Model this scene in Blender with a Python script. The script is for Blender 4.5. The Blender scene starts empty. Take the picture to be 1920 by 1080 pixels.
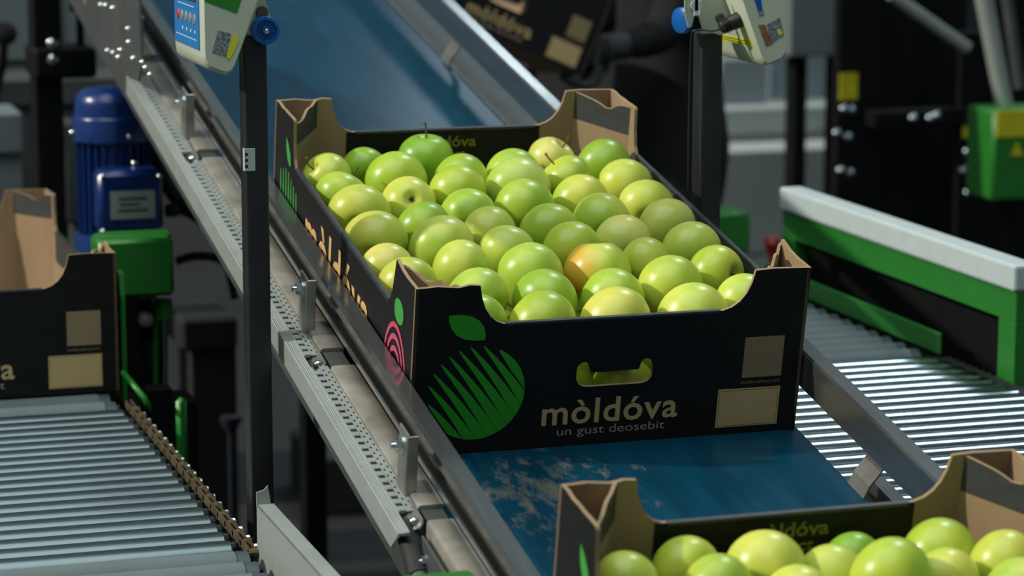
import bpy, bmesh, math, random
from mathutils import Vector, Matrix
random.seed(7)
S = bpy.context.scene; COL = S.collection
PI = math.pi; R = math.radians
# ------------------------------------------------------------------ camera
CP = Vector((-0.6784, -2.4655, 0.6181)); YAW, PITCH, FPX = 0.3077, 0.1757, 5159.5
F_ = Vector((math.sin(YAW)*math.cos(PITCH), math.cos(YAW)*math.cos(PITCH), -math.sin(PITCH)))
R_ = Vector((math.cos(YAW), -math.sin(YAW), 0)); U_ = R_.cross(F_)
cam = bpy.data.objects.new('camera', bpy.data.cameras.new('camera')); COL.objects.link(cam)
cam.matrix_world = Matrix(((R_.x, U_.x, -F_.x, CP.x), (R_.y, U_.y, -F_.y, CP.y), (R_.z, U_.z, -F_.z, CP.z), (0, 0, 0, 1)))
cam.data.sensor_width = 36; cam.data.lens = FPX/1920*36; cam.data.clip_start = .05; cam.data.clip_end = 60
cam.data.dof.use_dof = True; cam.data.dof.focus_distance = 2.74; cam.data.dof.aperture_fstop = 6.8
S.camera = cam
# ------------------------------------------------------------------ light
w = bpy.data.worlds.new('hall_air'); S.world = w; w.use_nodes = True
w.node_tree.nodes['Background'].inputs[0].default_value = (.55, .72, .80, 1)
w.node_tree.nodes['Background'].inputs[1].default_value = .18
sl = bpy.data.lights.new('low_sun', 'SUN'); sl.energy = 2.8; sl.angle = R(1.5); sl.color = (1, .93, .80)
so = bpy.data.objects.new('low_sun', sl); COL.objects.link(so)
so.rotation_euler = Vector((.80, -.10, -.50)).to_track_quat('-Z', 'Y').to_euler()
def area(name, loc, tgt, sx, sy, e, c):
    l = bpy.data.lights.new(name, 'AREA'); l.shape = 'RECTANGLE'; l.size = sx; l.size_y = sy; l.energy = e; l.color = c
    o = bpy.data.objects.new(name, l); COL.objects.link(o); o.location = loc
    o.rotation_euler = (Vector(tgt)-Vector(loc)).to_track_quat('-Z', 'Y').to_euler()
area('high_window_behind', (6.4, 6.3, 10.5), (.75, .3, 0), 2.0, 3.2, 420, (.80, .93, 1))
area('roof_window', (2.42, 6.9, 3.75), (.35, 1.2, .25), .55, .4, 4.0, (.80, .93, 1))
area('roof_light', (-.6, -.5, 3.6), (.1, .3, 0), 4.2, 3.6, 112, (.93, 1, .95))
S.view_settings.view_transform = 'Standard'; S.view_settings.look = 'None'
S.view_settings.gamma = 1; S.view_settings.use_curve_mapping = False; S.view_settings.exposure = 0.0
# ------------------------------------------------------------------ frames
INC = 0.2003                                  # the belt climbs 11.5 degrees away from the camera
BM = Matrix.Rotation(INC, 4, 'X')             # belt frame -> world
FLOOR = -.92
def at(u, v, Y):                              # point on the plane y = Y seen at a photo pixel
    d = F_ + R_*((u-960)/FPX) - U_*((v-540)/FPX); return CP + d*((Y-CP.y)/d.y)
def atz(u, v, Z):
    d = F_ + R_*((u-960)/FPX) - U_*((v-540)/FPX); return CP + d*((Z-CP.z)/d.z)
# ------------------------------------------------------------------ materials
def mat(name, col, rough=.5, metal=0, var=.0, vscale=30, bump=0, bscale=200, stretch=(1, 1, 1), col2=None, spec=.5, coat=0):
    m = bpy.data.materials.new(name); m.use_nodes = True; nt = m.node_tree; N = nt.nodes; K = nt.links
    b = N['Principled BSDF']; b.inputs['Roughness'].default_value = rough; b.inputs['Metallic'].default_value = metal
    b.inputs['Specular IOR Level'].default_value = spec; b.inputs['Coat Weight'].default_value = coat
    tc = N.new('ShaderNodeTexCoord'); mp = N.new('ShaderNodeMapping'); mp.inputs['Scale'].default_value = stretch
    K.new(tc.outputs['Object'], mp.inputs[0])
    n = N.new('ShaderNodeTexNoise'); n.inputs['Scale'].default_value = vscale; n.inputs['Detail'].default_value = 4; K.new(mp.outputs[0], n.inputs[0])
    r = N.new('ShaderNodeValToRGB'); K.new(n.outputs[0], r.inputs[0])
    r.color_ramp.elements[0].position = .3; r.color_ramp.elements[1].position = .7
    c2 = col2 or tuple(min(1, c*(1+var)) for c in col)
    c1 = col if col2 else tuple(c*(1-var) for c in col)
    r.color_ramp.elements[0].color = (*c1, 1); r.color_ramp.elements[1].color = (*c2, 1)
    K.new(r.outputs[0], b.inputs['Base Color'])
    if bump:
        n2 = N.new('ShaderNodeTexNoise'); n2.inputs['Scale'].default_value = bscale; K.new(mp.outputs[0], n2.inputs[0])
        bp = N.new('ShaderNodeBump'); bp.inputs['Strength'].default_value = bump; bp.inputs['Distance'].default_value = .001
        K.new(n2.outputs[0], bp.inputs['Height']); K.new(bp.outputs[0], b.inputs['Normal'])
    return m
BLACKCARD = mat('black_printed_board', (.006, .0065, .007), .6, spec=.3, var=.25, vscale=60, bump=.25, bscale=300, stretch=(.15, .15, 1))
KRAFT = mat('kraft_board', (.30, .205, .115), .85, var=.12, vscale=25, bump=.15, bscale=400, stretch=(1, 1, .2))
BAND = mat('grey_print_band', (.035, .038, .04), .7, var=.2, vscale=80)
KPRINT = mat('kraft_print', (.55, .41, .19), .8, var=.05)
KDIM = mat('small_print', (.27, .20, .11), .8, var=.05)
KPALE = mat('pale_print', (.40, .33, .24), .8, var=.05)
GPRINT = mat('green_print', (.025, .36, .016), .6, var=.06)
PPRINT = mat('pink_print', (.55, .07, .15), .6, var=.06)
STEEL = mat('galvanised_steel', (.36, .36, .34), .38, .85, var=.18, vscale=40, bump=.12, bscale=300)
STEEL2 = mat('brushed_rail_steel', (.38, .40, .395), .15, .9, var=.12, vscale=30, stretch=(4, .3, 4), bump=.1, bscale=200)
BEAM = mat('dusty_beam_steel', (.42, .39, .34), .45, .6, var=.3, vscale=25, bump=.2, bscale=500)
ALU = mat('anodised_grey', (.34, .375, .36), .5, .3, var=.06)
ZINC = mat('zinc_bolt', (.75, .80, .80), .2, 1, var=.05)
CHROME = mat('roller_steel', (.22, .27, .285), .20, 1, var=.10, vscale=18, stretch=(.3, 3, 3), bump=.05)
DIMROLL = mat('dimmed_roller_steel', (.145, .185, .20), .29, .9, var=.12, vscale=14, stretch=(.5, 3, 3), bump=.05)  # same steel as the right rollers, darkened to tone down its light bands
GREYROLL = mat('grey_plastic_roller', (.13, .165, .172), .65, var=.05, spec=.2)
DARKCAP = mat('dark_roller_cap', (.05, .07, .08), .5)
CHAIN = mat('oily_chain', (.22, .17, .10), .45, .7, var=.3)
BLACKPT = mat('black_paint', (.014, .015, .016), .38, var=.2, bump=.1, bscale=500)
BLACKM = mat('black_machine_paint', (.004, .0045, .005), .6, var=.2, spec=.2)
VOID = mat('dark_rubber', (.012, .013, .014), .7)
GREEN = mat('green_paint', (.018, .17, .02), .38, var=.06)
GREEND = mat('green_paint_dim', (.015, .20, .02), .4, var=.06)
WHITEP = mat('white_plastic', (.46, .54, .55), .45, var=.04)
BLUEP = mat('blue_motor_paint', (.004, .028, .15), .30, var=.1, coat=.25)
PLATE = mat('pale_name_plate', (.32, .40, .34), .5, var=.04)
CREAM = mat('cream_plastic', (.52, .58, .46), .45, var=.03)
CREAMD = mat('pale_bracket_paint', (.36, .41, .33), .5, var=.03)
BPANEL = mat('blue_panel', (.02, .19, .52), .45, var=.03)
KNOB = mat('blue_knob_plastic', (.004, .10, .42), .3, var=.03)
STICKG = mat('green_sticker', (.02, .22, .02), .5)
YEL = mat('yellow_sticker', (.70, .72, .02), .5, var=.1)
YELD = mat('yellow_label', (.55, .50, .01), .6, var=.1)
FOIL = mat('foil_sticker', (.10, .13, .14), .3, .7, vscale=500, col2=(.6, .65, .66))
FOILC = mat('copper_foil', (.45, .22, .12), .35, .7, var=.3, vscale=200)
REDB = mat('red_button', (.55, .02, .03), .5); GREYB = mat('grey_button', (.25, .25, .20), .5)
LCD = mat('dark_display', (.10, .05, .04), .3)
WHITE = mat('white_print', (.6, .68, .7), .6)
CABLE = mat('black_cable', (.012, .012, .014), .4)
FLOORM = mat('dark_concrete', (.010, .011, .0115), .75, var=.25, vscale=3, bump=.1, bscale=60)
WALLM = mat('dim_wall', (.05, .06, .065), .8, var=.1, vscale=2)
GREYCAB = mat('grey_cabinet_paint', (.17, .20, .21), .55, var=.05, vscale=4)
GREYDK = mat('dull_grey_steel', (.085, .095, .095), .5, .3, var=.15, vscale=10)
PURPLE = mat('dark_purple_plastic', (.03, .012, .05), .5)
CLOTH = mat('black_work_cloth', (.003, .0035, .005), .9, var=.2, vscale=60, bump=.2)
SKIN = mat('skin', (.42, .24, .16), .5); GLOVE = mat('grey_glove', (.03, .035, .04), .8)
REDP = mat('red_plastic', (.30, .015, .015), .4)
STEM = mat('brown_stem', (.09, .06, .02), .7, var=.3, vscale=300)
CALYX = mat('dry_calyx', (.03, .025, .012), .9, var=.3)
def belt_material():
    m = mat('blue_belt', (.003, .040, .075), .24, var=.22, vscale=14, stretch=(3, .5, 1), bump=.03, bscale=300, spec=.12)
    nt = m.node_tree; N = nt.nodes; K = nt.links; b = N['Principled BSDF']
    src = b.inputs['Base Color'].links[0].from_socket
    tc = N.new('ShaderNodeTexCoord'); sp = N.new('ShaderNodeSeparateXYZ'); K.new(tc.outputs['Object'], sp.inputs[0])
    def mth(op, a, b_=None):
        n = N.new('ShaderNodeMath'); n.operation = op
        for i, q in enumerate((a, b_)):
            if q is None: continue
            if isinstance(q, (int, float)): n.inputs[i].default_value = q
            else: K.new(q, n.inputs[i])
        return n.outputs[0]
    # worn, dusty patch where crates land: an irregular ellipse of rubbed-off paint dust
    dx = mth('DIVIDE', mth('SUBTRACT', sp.outputs[0], .105), .075); dy = mth('DIVIDE', mth('SUBTRACT', sp.outputs[1], -.10), .10)
    d = mth('SQRT', mth('ADD', mth('MULTIPLY', dx, dx), mth('MULTIPLY', dy, dy)))
    n1 = N.new('ShaderNodeTexNoise'); n1.inputs['Scale'].default_value = 26; n1.inputs['Detail'].default_value = 9; n1.inputs['Roughness'].default_value = .72
    mpp = N.new('ShaderNodeMapping'); mpp.inputs['Scale'].default_value = (1.6, .8, 1); mpp.inputs['Rotation'].default_value = (0, 0, .5); K.new(tc.outputs['Object'], mpp.inputs[0]); K.new(mpp.outputs[0], n1.inputs[0])
    k = mth('SUBTRACT', mth('MULTIPLY', n1.outputs[0], 2.6), mth('ADD', 1.08, mth('MULTIPLY', d, .34)))
    k = mth('MULTIPLY', k, 1.5); c = N.new('ShaderNodeClamp'); K.new(k, c.inputs[0]); c.inputs[2].default_value = .5
    mx = N.new('ShaderNodeMix'); mx.data_type = 'RGBA'; K.new(c.outputs[0], mx.inputs[0]); K.new(src, mx.inputs[6]); mx.inputs[7].default_value = (.22, .20, .14, 1)
    K.new(mx.outputs[2], b.inputs['Base Color'])
    return m
BELT = belt_material()
def apple_material(name, blush=False):
    m = bpy.data.materials.new(name); m.use_nodes = True; nt = m.node_tree; N = nt.nodes; K = nt.links; b = N['Principled BSDF']
    oi = N.new('ShaderNodeObjectInfo'); tc = N.new('ShaderNodeTexCoord')
    n = N.new('ShaderNodeTexNoise'); n.inputs['Scale'].default_value = 16; n.inputs['Detail'].default_value = 3
    ad = N.new('ShaderNodeVectorMath'); ad.operation = 'ADD'; K.new(tc.outputs['Object'], ad.inputs[0]); K.new(oi.outputs['Random'], ad.inputs[1]); K.new(ad.outputs[0], n.inputs[0])
    r = N.new('ShaderNodeValToRGB'); K.new(n.outputs[0], r.inputs[0]); r.color_ramp.elements[0].position = .35; r.color_ramp.elements[1].position = .68
    r.color_ramp.elements[0].color = (.78, .90, .55, 1); r.color_ramp.elements[1].color = (1.25, 1.10, 1.15, 1)
    mx = N.new('ShaderNodeMix'); mx.data_type = 'RGBA'; mx.blend_type = 'MULTIPLY'; mx.inputs[0].default_value = 1
    K.new(oi.outputs['Color'], mx.inputs[6]); K.new(r.outputs[0], mx.inputs[7]); out = mx.outputs[2]
    v = N.new('ShaderNodeTexVoronoi'); v.inputs['Scale'].default_value = 150; K.new(ad.outputs[0], v.inputs[0])
    lt = N.new('ShaderNodeMath'); lt.operation = 'LESS_THAN'; lt.inputs[1].default_value = .09; K.new(v.outputs[0], lt.inputs[0])
    ml = N.new('ShaderNodeMath'); ml.operation = 'MULTIPLY'; ml.inputs[1].default_value = .35; K.new(lt.outputs[0], ml.inputs[0])
    m2 = N.new('ShaderNodeMix'); m2.data_type = 'RGBA'; K.new(ml.outputs[0], m2.inputs[0]); K.new(out, m2.inputs[6]); m2.inputs[7].default_value = (.16, .20, .04, 1); out = m2.outputs[2]
    if blush:
        sp = N.new('ShaderNodeSeparateXYZ'); K.new(tc.outputs['Object'], sp.inputs[0])
        mr = N.new('ShaderNodeMapRange'); mr.interpolation_type = 'SMOOTHSTEP'; mr.inputs[1].default_value = .0; mr.inputs[2].default_value = -.030; K.new(sp.outputs[0], mr.inputs[0])
        m3 = N.new('ShaderNodeMix'); m3.data_type = 'RGBA'; K.new(mr.outputs[0], m3.inputs[0]); K.new(out, m3.inputs[6]); m3.inputs[7].default_value = (.64, .37, .04, 1); out = m3.outputs[2]
    K.new(out, b.inputs['Base Color'])
    b.inputs['Roughness'].default_value = .36; b.inputs['Subsurface Weight'].default_value = .38
    b.inputs['Subsurface Radius'].default_value = (.016, .018, .005); b.inputs['Subsurface Scale'].default_value = .7
    b.inputs['Coat Weight'].default_value = .15; b.inputs['Coat Roughness'].default_value = .15
    return m
SKINA = apple_material('apple_skin'); SKINB = apple_material('apple_skin_blushed', True)
# ------------------------------------------------------------------ mesh helpers
def obj(name, bm, mats, parent=None, smooth=False, M=None):
    me = bpy.data.meshes.new(name); bmesh.ops.recalc_face_normals(bm, faces=bm.faces); bm.to_mesh(me); bm.free()
    for m in (mats if isinstance(mats, (list, tuple)) else [mats]): me.materials.append(m)
    if smooth: me.shade_smooth() if hasattr(me, 'shade_smooth') else [setattr(p, 'use_smooth', True) for p in me.polygons]
    if smooth == 'auto':
        for p in me.polygons: p.use_smooth = True
        me.set_sharp_from_angle(angle=R(38))
    o = bpy.data.objects.new(name, me); COL.objects.link(o)
    if parent: o.parent = parent
    if M is not None: o.matrix_world = M
    return o
def empty(name, label, cat, M=None, group=None, loc=None):
    o = bpy.data.objects.new(name, None); COL.objects.link(o); o.empty_display_size = .05
    o['label'] = label; o['category'] = cat
    if group: o['group'] = group
    if M is not None: o.matrix_world = M
    if loc is not None: o.matrix_world = Matrix.Translation(loc)
    return o
def tag(o, label, cat, group=None):
    o['label'] = label; o['category'] = cat
    if group: o['group'] = group
    return o
def B(x, y, z, rz=0): return BM @ Matrix.Translation((x, y, z)) @ Matrix.Rotation(rz, 4, 'Z')
def box(bm, x0, x1, y0, y1, z0, z1, bev=0, seg=2, M=None, mi=0):
    g = bmesh.ops.create_cube(bm, size=1); vs = g['verts']
    for v in vs: v.co = Vector(((x0+x1)/2+v.co.x*(x1-x0), (y0+y1)/2+v.co.y*(y1-y0), (z0+z1)/2+v.co.z*(z1-z0)))
    fs = list({f for v in vs for f in v.link_faces})
    for f in fs: f.material_index = mi
    if bev:
        es = list({e for v in vs for e in v.link_edges})
        r = bmesh.ops.bevel(bm, geom=es, offset=bev, segments=seg, affect='EDGES', profile=.5); vs = list({v for f in r['faces'] for v in f.verts} | {v for v in vs if v.is_valid})
        for v in vs:
            for f in v.link_faces: f.material_index = mi
    if M is not None: bmesh.ops.transform(bm, matrix=M, verts=vs)
def cyl(bm, p0, p1, r, seg=16, r2=None, mi=0, bev=0):
    p0, p1 = Vector(p0), Vector(p1); d = p1-p0; L = d.length; q = d.to_track_quat('Z', 'Y').to_matrix().to_4x4()
    r2 = r if r2 is None else r2
    if bev: prof = [(0, 0), (r-bev, 0), (r, bev), (r2, L-bev), (r2-bev, L), (0, L)]
    else: prof = [(0, 0), (r, 0), (r2, L), (0, L)]
    lathe(bm, prof, seg, Matrix.Translation(p0) @ q, mi)
def lathe(bm, prof, seg=24, M=None, mi=0):
    M = M or Matrix.Identity(4); rings = []
    for r, z in prof:
        if r < 1e-7: rings.append([bm.verts.new(M @ Vector((0, 0, z)))])
        else: rings.append([bm.verts.new(M @ Vector((r*math.cos(2*PI*k/seg), r*math.sin(2*PI*k/seg), z))) for k in range(seg)])
    for a, b in zip(rings, rings[1:]):
        if len(a) == 1 and len(b) == 1: continue
        for k in range(seg):
            k2 = (k+1) % seg
            vs = [a[0], b[k], b[k2]] if len(a) == 1 else ([a[k], b[0], a[k2]] if len(b) == 1 else [a[k], b[k], b[k2], a[k2]])
            bm.faces.new(vs).material_index = mi
def plate(bm, pts, t, M=None, holes=(), mi=0, me=None, mb=None):
    """polygon in local (x,z), front at y=0, extruded to y=t; me = edge material, mb = back material"""
    M = M or Matrix.Identity(4); bt = bmesh.new(); es = []
    loops = [list(pts)]+[list(h) for h in holes]; vid = {}; nv = 0
    for lp in loops:
        vs = [bt.verts.new((p[0], 0, p[1])) for p in lp]
        for v in vs: vid[v] = nv; nv += 1
        es += [bt.edges.new((vs[i], vs[(i+1) % len(vs)])) for i in range(len(vs))]
    bmesh.ops.triangle_fill(bt, use_beauty=True, use_dissolve=False, edges=es)
    tri = [[vid[v] for v in f.verts] for f in bt.faces]; bt.free()
    A = []; C = []
    for lp in loops:
        for p in lp:
            A.append(bm.verts.new(M @ Vector((p[0], 0, p[1])))); C.append(bm.verts.new(M @ Vector((p[0], t, p[1]))))
    for T in tri:
        bm.faces.new([A[k] for k in T]).material_index = mi
        bm.faces.new([C[k] for k in reversed(T)]).material_index = mi if mb is None else mb
    k0 = 0
    for lp in loops:
        for i in range(len(lp)):
            a, b = k0+i, k0+(i+1) % len(lp)
            bm.faces.new([A[a], A[b], C[b], C[a]]).material_index = mi if me is None else me
        k0 += len(lp)
def sweep(bm, prof, y0, y1, closed=True, mi=0):
    a = [bm.verts.new((x, y0, z)) for x, z in prof]; b = [bm.verts.new((x, y1, z)) for x, z in prof]; n = len(prof)
    for i in range(n if closed else n-1): bm.faces.new([a[i], a[(i+1) % n], b[(i+1) % n], b[i]]).material_index = mi
    if closed: bm.faces.new(a); bm.faces.new(b[::-1])
def thick(path, t):
    """closed outline of a bent sheet following path (x,z) with thickness t"""
    out = []; inn = []
    for i, p in enumerate(path):
        a = Vector(path[max(0, i-1)]); b = Vector(path[min(len(path)-1, i+1)]); d = (b-a).normalized(); n = Vector((-d.y, d.x))
        out.append((p[0]+n.x*t/2, p[1]+n.y*t/2)); inn.append((p[0]-n.x*t/2, p[1]-n.y*t/2))
    return out+inn[::-1]
def tube(bm, pts, r, seg=8, mi=0, res=6):
    P = [Vector(p) for p in pts]
    if len(P) > 2 and res > 1:      # Catmull-Rom
        Q = [P[0]]+P+[P[-1]]; o = []
        for i in range(1, len(Q)-2):
            for k in range(res):
                t = k/res; a, b, c, d = Q[i-1:i+3]
                o.append(.5*((2*b)+(c-a)*t+(2*a-5*b+4*c-d)*t*t+(3*b-a-3*c+d)*t**3))
        o.append(P[-1]); P = o
    prev = None; rings = []; up = Vector((.3, .2, 1)).normalized()
    for i, p in enumerate(P):
        d = (P[min(i+1, len(P)-1)]-P[max(i-1, 0)]).normalized(); x = d.cross(up).normalized(); y = x.cross(d); up = y
        rings.append([bm.verts.new(p+r*(x*math.cos(2*PI*k/seg)+y*math.sin(2*PI*k/seg))) for k in range(seg)])
    for a, b in zip(rings, rings[1:]):
        for k in range(seg): bm.faces.new([a[k], a[(k+1) % seg], b[(k+1) % seg], b[k]]).material_index = mi
    bm.faces.new(rings[0][::-1]); bm.faces.new(rings[-1])
def hexbolt(bm, p, n, r=.005, h=.004, washer=True):
    p = Vector(p); n = Vector(n).normalized()
    if washer: cyl(bm, p, p+n*h*.35, r*1.35, 16)
    cyl(bm, p+n*h*.3, p+n*h*1.3, r, 6, bev=r*.15); cyl(bm, p+n*h*1.3, p+n*h*2, r*.5, 10)
def text_bm(s, x0, z0, x1, z1=None, bold=0.0, M=None, y=-.0005, sp=1.0):
    c = bpy.data.curves.new('t', 'FONT'); c.body = s; c.offset = bold; c.size = 1; c.space_character = sp; c.resolution_u = 3
    o = bpy.data.objects.new('t', c); COL.objects.link(o)
    me = bpy.data.meshes.new_from_object(o.evaluated_get(bpy.context.evaluated_depsgraph_get()))
    bpy.data.objects.remove(o); bpy.data.curves.remove(c)
    xs = [v.co.x for v in me.vertices]; ys = [v.co.y for v in me.vertices]
    sx = (x1-x0)/(max(xs)-min(xs)); sz = sx if z1 is None else (z1-z0)/(max(ys)-min(ys))
    bm = bmesh.new(); bm.from_mesh(me); bpy.data.meshes.remove(me)
    for v in bm.verts: v.co = Vector((x0+(v.co.x-min(xs))*sx, y, z0+(v.co.y-min(ys))*sz))
    if M is not None: bmesh.ops.transform(bm, matrix=M, verts=bm.verts)
    return bm
def flat(bm, pts, y=-.0005, M=None):
    M = M or Matrix.Identity(4); bm.faces.new([bm.verts.new(M @ Vector((p[0], y, p[1]))) for p in pts])
def copy_tree(o, M=None):
    c = o.copy(); COL.objects.link(c)
    def rec(a, b):
        for ch in a.children:
            d = ch.copy(); COL.objects.link(d); d.parent = b; d.matrix_parent_inverse = ch.matrix_parent_inverse; rec(ch, d)
    rec(o, c)
    if M is not None: c.matrix_world = M
    return c
# ------------------------------------------------------------------ the hall
def structure(name, bm, m):
    o = obj(name, bm, m); o['kind'] = 'structure'; return o
bm = bmesh.new(); box(bm, -6, 10, -3.5, 14, FLOOR-.1, FLOOR); structure('floor', bm, FLOORM)
bm = bmesh.new(); box(bm, -6, 10, 14, 14.2, FLOOR, 1.6); structure('wall_back', bm, WALLM)
# ------------------------------------------------------------------ belt conveyor
conv = empty('belt_conveyor', 'long inclined belt conveyor with blue belt and steel side rails under the apple crates', 'conveyor', M=BM)
def part(name, bm, m, parent=conv, smooth=False, label=None):
    o = obj(name, bm, m, parent, smooth)
    if label: o['label'] = label
    return o
Y0, Y1 = -1.35, 2.4
bm = bmesh.new()
sweep(bm, [(-.012, 0), (.404, 0), (.404, -.003), (-.012, -.003)], Y0, Y1); part('belt', bm, BELT, label='blue belt with a dusty worn patch')
bm = bmesh.new(); sweep(bm, [(.0, -.005), (.396, -.005), (.396, -.03), (.0, -.03)], Y0+.05, Y1-.05); part('slider_bed', bm, GREYDK)
for yy in (Y0, Y1):
    bm = bmesh.new(); cyl(bm, (.0, yy, -.034), (.4, yy, -.034), .03, 24); part('end_drum', bm, BLACKM, smooth='auto')
def guard(sgn, xi):
    def X(d): return xi-sgn*d if False else xi+sgn*d
    # open C channel: broad top flange, recessed web, rolled bottom lip
    path = [(X(.014), .0745), (X(.0165), .0775), (X(.0155), .082), (X(.001), .082), (X(0), .080), (X(.0), .046), (X(.002), .0445), (X(.0145), .0445), (X(.017), .047), (X(.017), .052)]
    bm = bmesh.new(); sweep(bm, thick(path, .0016), Y0, Y1); part('guard_rail', bm, STEEL2, label='polished channel guard rail')
    bm = bmesh.new(); sweep(bm, thick([(X(.006), .070), (X(.006), .058), (X(.010), .058)], .0014), Y0, Y1); part('rail_stiffener', bm, STEEL)
guard(-1, -.003); guard(1, .403)
# left side beam in sections, perforated and slotted trunking, outer flange
secs = [(Y0, -.195), (-.165, .160), (.205, .815), (.845, 1.215), (1.25, Y1)]
for a, b in secs:
    bm = bmesh.new()
    sweep(bm, [(-.0115, -.02), (-.0115, .0298), (-.014, .031), (-.033, .031), (-.0355, .030), (-.0365, .0275), (-.0365, -.02)], a, b)
    part('side_beam', bm, BEAM, smooth='auto')
bm = bmesh.new(); sweep(bm, [(-.012, .0), (-.030, .0), (-.030, -.07), (-.012, -.07)], Y0, Y1); part('lower_beam', bm, GREYDK)
tsec = [(-.165, .170), (.200, .815), (.850, 1.170)]
for a, b in tsec:
    bm = bmesh.new()
    box(bm, -.0465, -.0372, a, b, .0255, .0268); box(bm, -.0545, -.0530, a, b, .0225, .0265); box(bm, -.0545, -.0372, a, b, .010, .0112, mi=1)
    part('perforated_strip', bm, [ALU, VOID])
    bm = bmesh.new(); n = int((b-a)/.0150)                       # fingers of the slotted edge, under 10 px each
    for k in range(n):
        y = a+.003+k*(b-a-.006)/n; box(bm, -.0532, -.0462, y, y+.0085, .0225, .0266, .0006, 1)
    o = part('slot_finger', bm, ALU); o['kind'] = 'stuff'
    bm = bmesh.new()
    for k in range(int((b-a)/.0125)):                            # small punched perforations
        for j, xx in enumerate((-.0395, -.0440)):
            y = a+.006+k*.0125+j*.006
            if y < b-.004: lathe(bm, [(.0, .02685), (.0010, .02690), (.0014, .02682)], 8, Matrix.Translation((xx, y, 0)) @ Matrix.Diagonal((.8, 1.7, 1, 1)))
    o = part('perforation', bm, VOID); o['kind'] = 'stuff'
# outer flange with long grooves
bm = bmesh.new(); steps = [(-.0545, .0262)]
for k in range(4): steps += [(-.0552-k*.0022, .0262-k*.0002), (-.0558-k*.0022, .0252-k*.0002), (-.0566-k*.0022, .0252-k*.0002)]
steps += [(-.0640, .0258), (-.0650, .0248), (-.0650, .0010), (-.0635, .0010), (-.0635, .0225), (-.0545, .0225)]
sweep(bm, steps, -.205, 1.175)
for v in bm.verts:                                               # the near end is cut to a point
    if v.co.y < -.2 and v.co.z < .01: v.co.y += .022
part('outer_flange', bm, ALU)
# rail brackets with bolts, hinge plates at the section gaps
for y in (-.123, .269, .908, 1.259, -.62, 1.75):
    bm = bmesh.new(); box(bm, -.0410, -.0385, y-.014, y+.014, -.004, .088, .001, 1); box(bm, -.0408, -.0300, y-.0145, y-.0120, .0, .086, .0008, 1)
    br = part('rail_bracket', bm, STEEL)
    bm = bmesh.new(); hexbolt(bm, (-.0410, y, .072), (-1, 0, 0), .0065, .0055); part('bolt', bm, ZINC, br, 'auto')
for y in (.183, .832, -.18, 1.232):
    bm = bmesh.new()
    pts = [(y+.082, .0), (y+.082, .0155)]+[(y-.004+.0075*math.cos(t)*1.4, .0078+.0078*math.sin(t)) for t in (1.57, 2.0, 2.5, 3.14, 3.8, 4.3, 4.71)]
    plate(bm, pts, .0020, Matrix(((0, .6, .8, -.0500), (1, 0, 0, 0), (0, -.8, .6, .0190), (0, 0, 0, 1))))
    hp = part('hinge_plate', bm, STEEL)
    bm = bmesh.new(); lathe(bm, [(0, .0062), (.0025, .0058), (.0042, .004), (.0048, .0)], 16, Matrix.Translation((-.0440, y-.004, .0236)) @ Matrix.Rotation(R(-37), 4, 'Y')); part('rivet', bm, ZINC, hp, True)
    bm = bmesh.new(); box(bm, -.034, -.014, y-.024, y+.036, -.02, .0270); part('joint_block', bm, GREYDK)
# near end below the trunking: dark sleeve, grey conduit, bolted plate
bm = bmesh.new(); tube(bm, [(-.050, -.175, .016), (-.050, -.205, .004), (-.050, -.225, -.008)], .0105, 14); part('rubber_sleeve', bm, VOID, smooth=True)
bm = bmesh.new(); tube(bm, [(-.050, -.215, -.002), (-.050, -.26, -.022), (-.049, -.34, -.06), (-.047, -.5, -.15)], .0085, 14); part('grey_conduit', bm, GREYDK, smooth=True)
bm = bmesh.new(); box(bm, -.0440, -.0415, -.29, -.205, -.03, .022, .001, 1); bp = part('end_plate', bm, GREYDK)
for y, z in ((-.222, .005), (-.248, -.006)):
    bm = bmesh.new(); hexbolt(bm, (-.044, y, z), (-1, 0, 0), .0045, .003); part('bolt', bm, ZINC, bp, 'auto')
# right-hand side: S-shaped brackets, beam pieces
for y in (-.145, .878, 1.275, .42):
    bm = bmesh.new(); prof = [(.4035, -.012), (.4035, .0), (.4085, .012), (.4185, .026), (.4215, .036), (.4215, .060)]
    sweep(bm, thick(prof, .0022), y-.018, y+.018); part('curved_bracket', bm, STEEL)
bm = bmesh.new(); sweep(bm, [(.432, -.004), (.447, -.004), (.449, -.007), (.449, -.05), (.432, -.05)], Y0, -.112); part('side_beam', bm, STEEL2)
bm = bmesh.new(); sweep(bm, [(.405, -.02), (.432, -.02), (.432, -.09), (.405, -.09)], Y0, -.112); part('lower_beam', bm, VOID)
bm = bmesh.new(); sweep(bm, [(.410, -.012), (.56, -.055), (.56, -.06), (.410, -.02)], .78, Y1); part('drip_plate', bm, GREYDK)
bm = bmesh.new(); sweep(bm, [(.4045, .002), (.4085, .002), (.4085, -.01), (.4045, -.01)], .60, Y1); part('edge_strip', bm, GREYDK)
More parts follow.
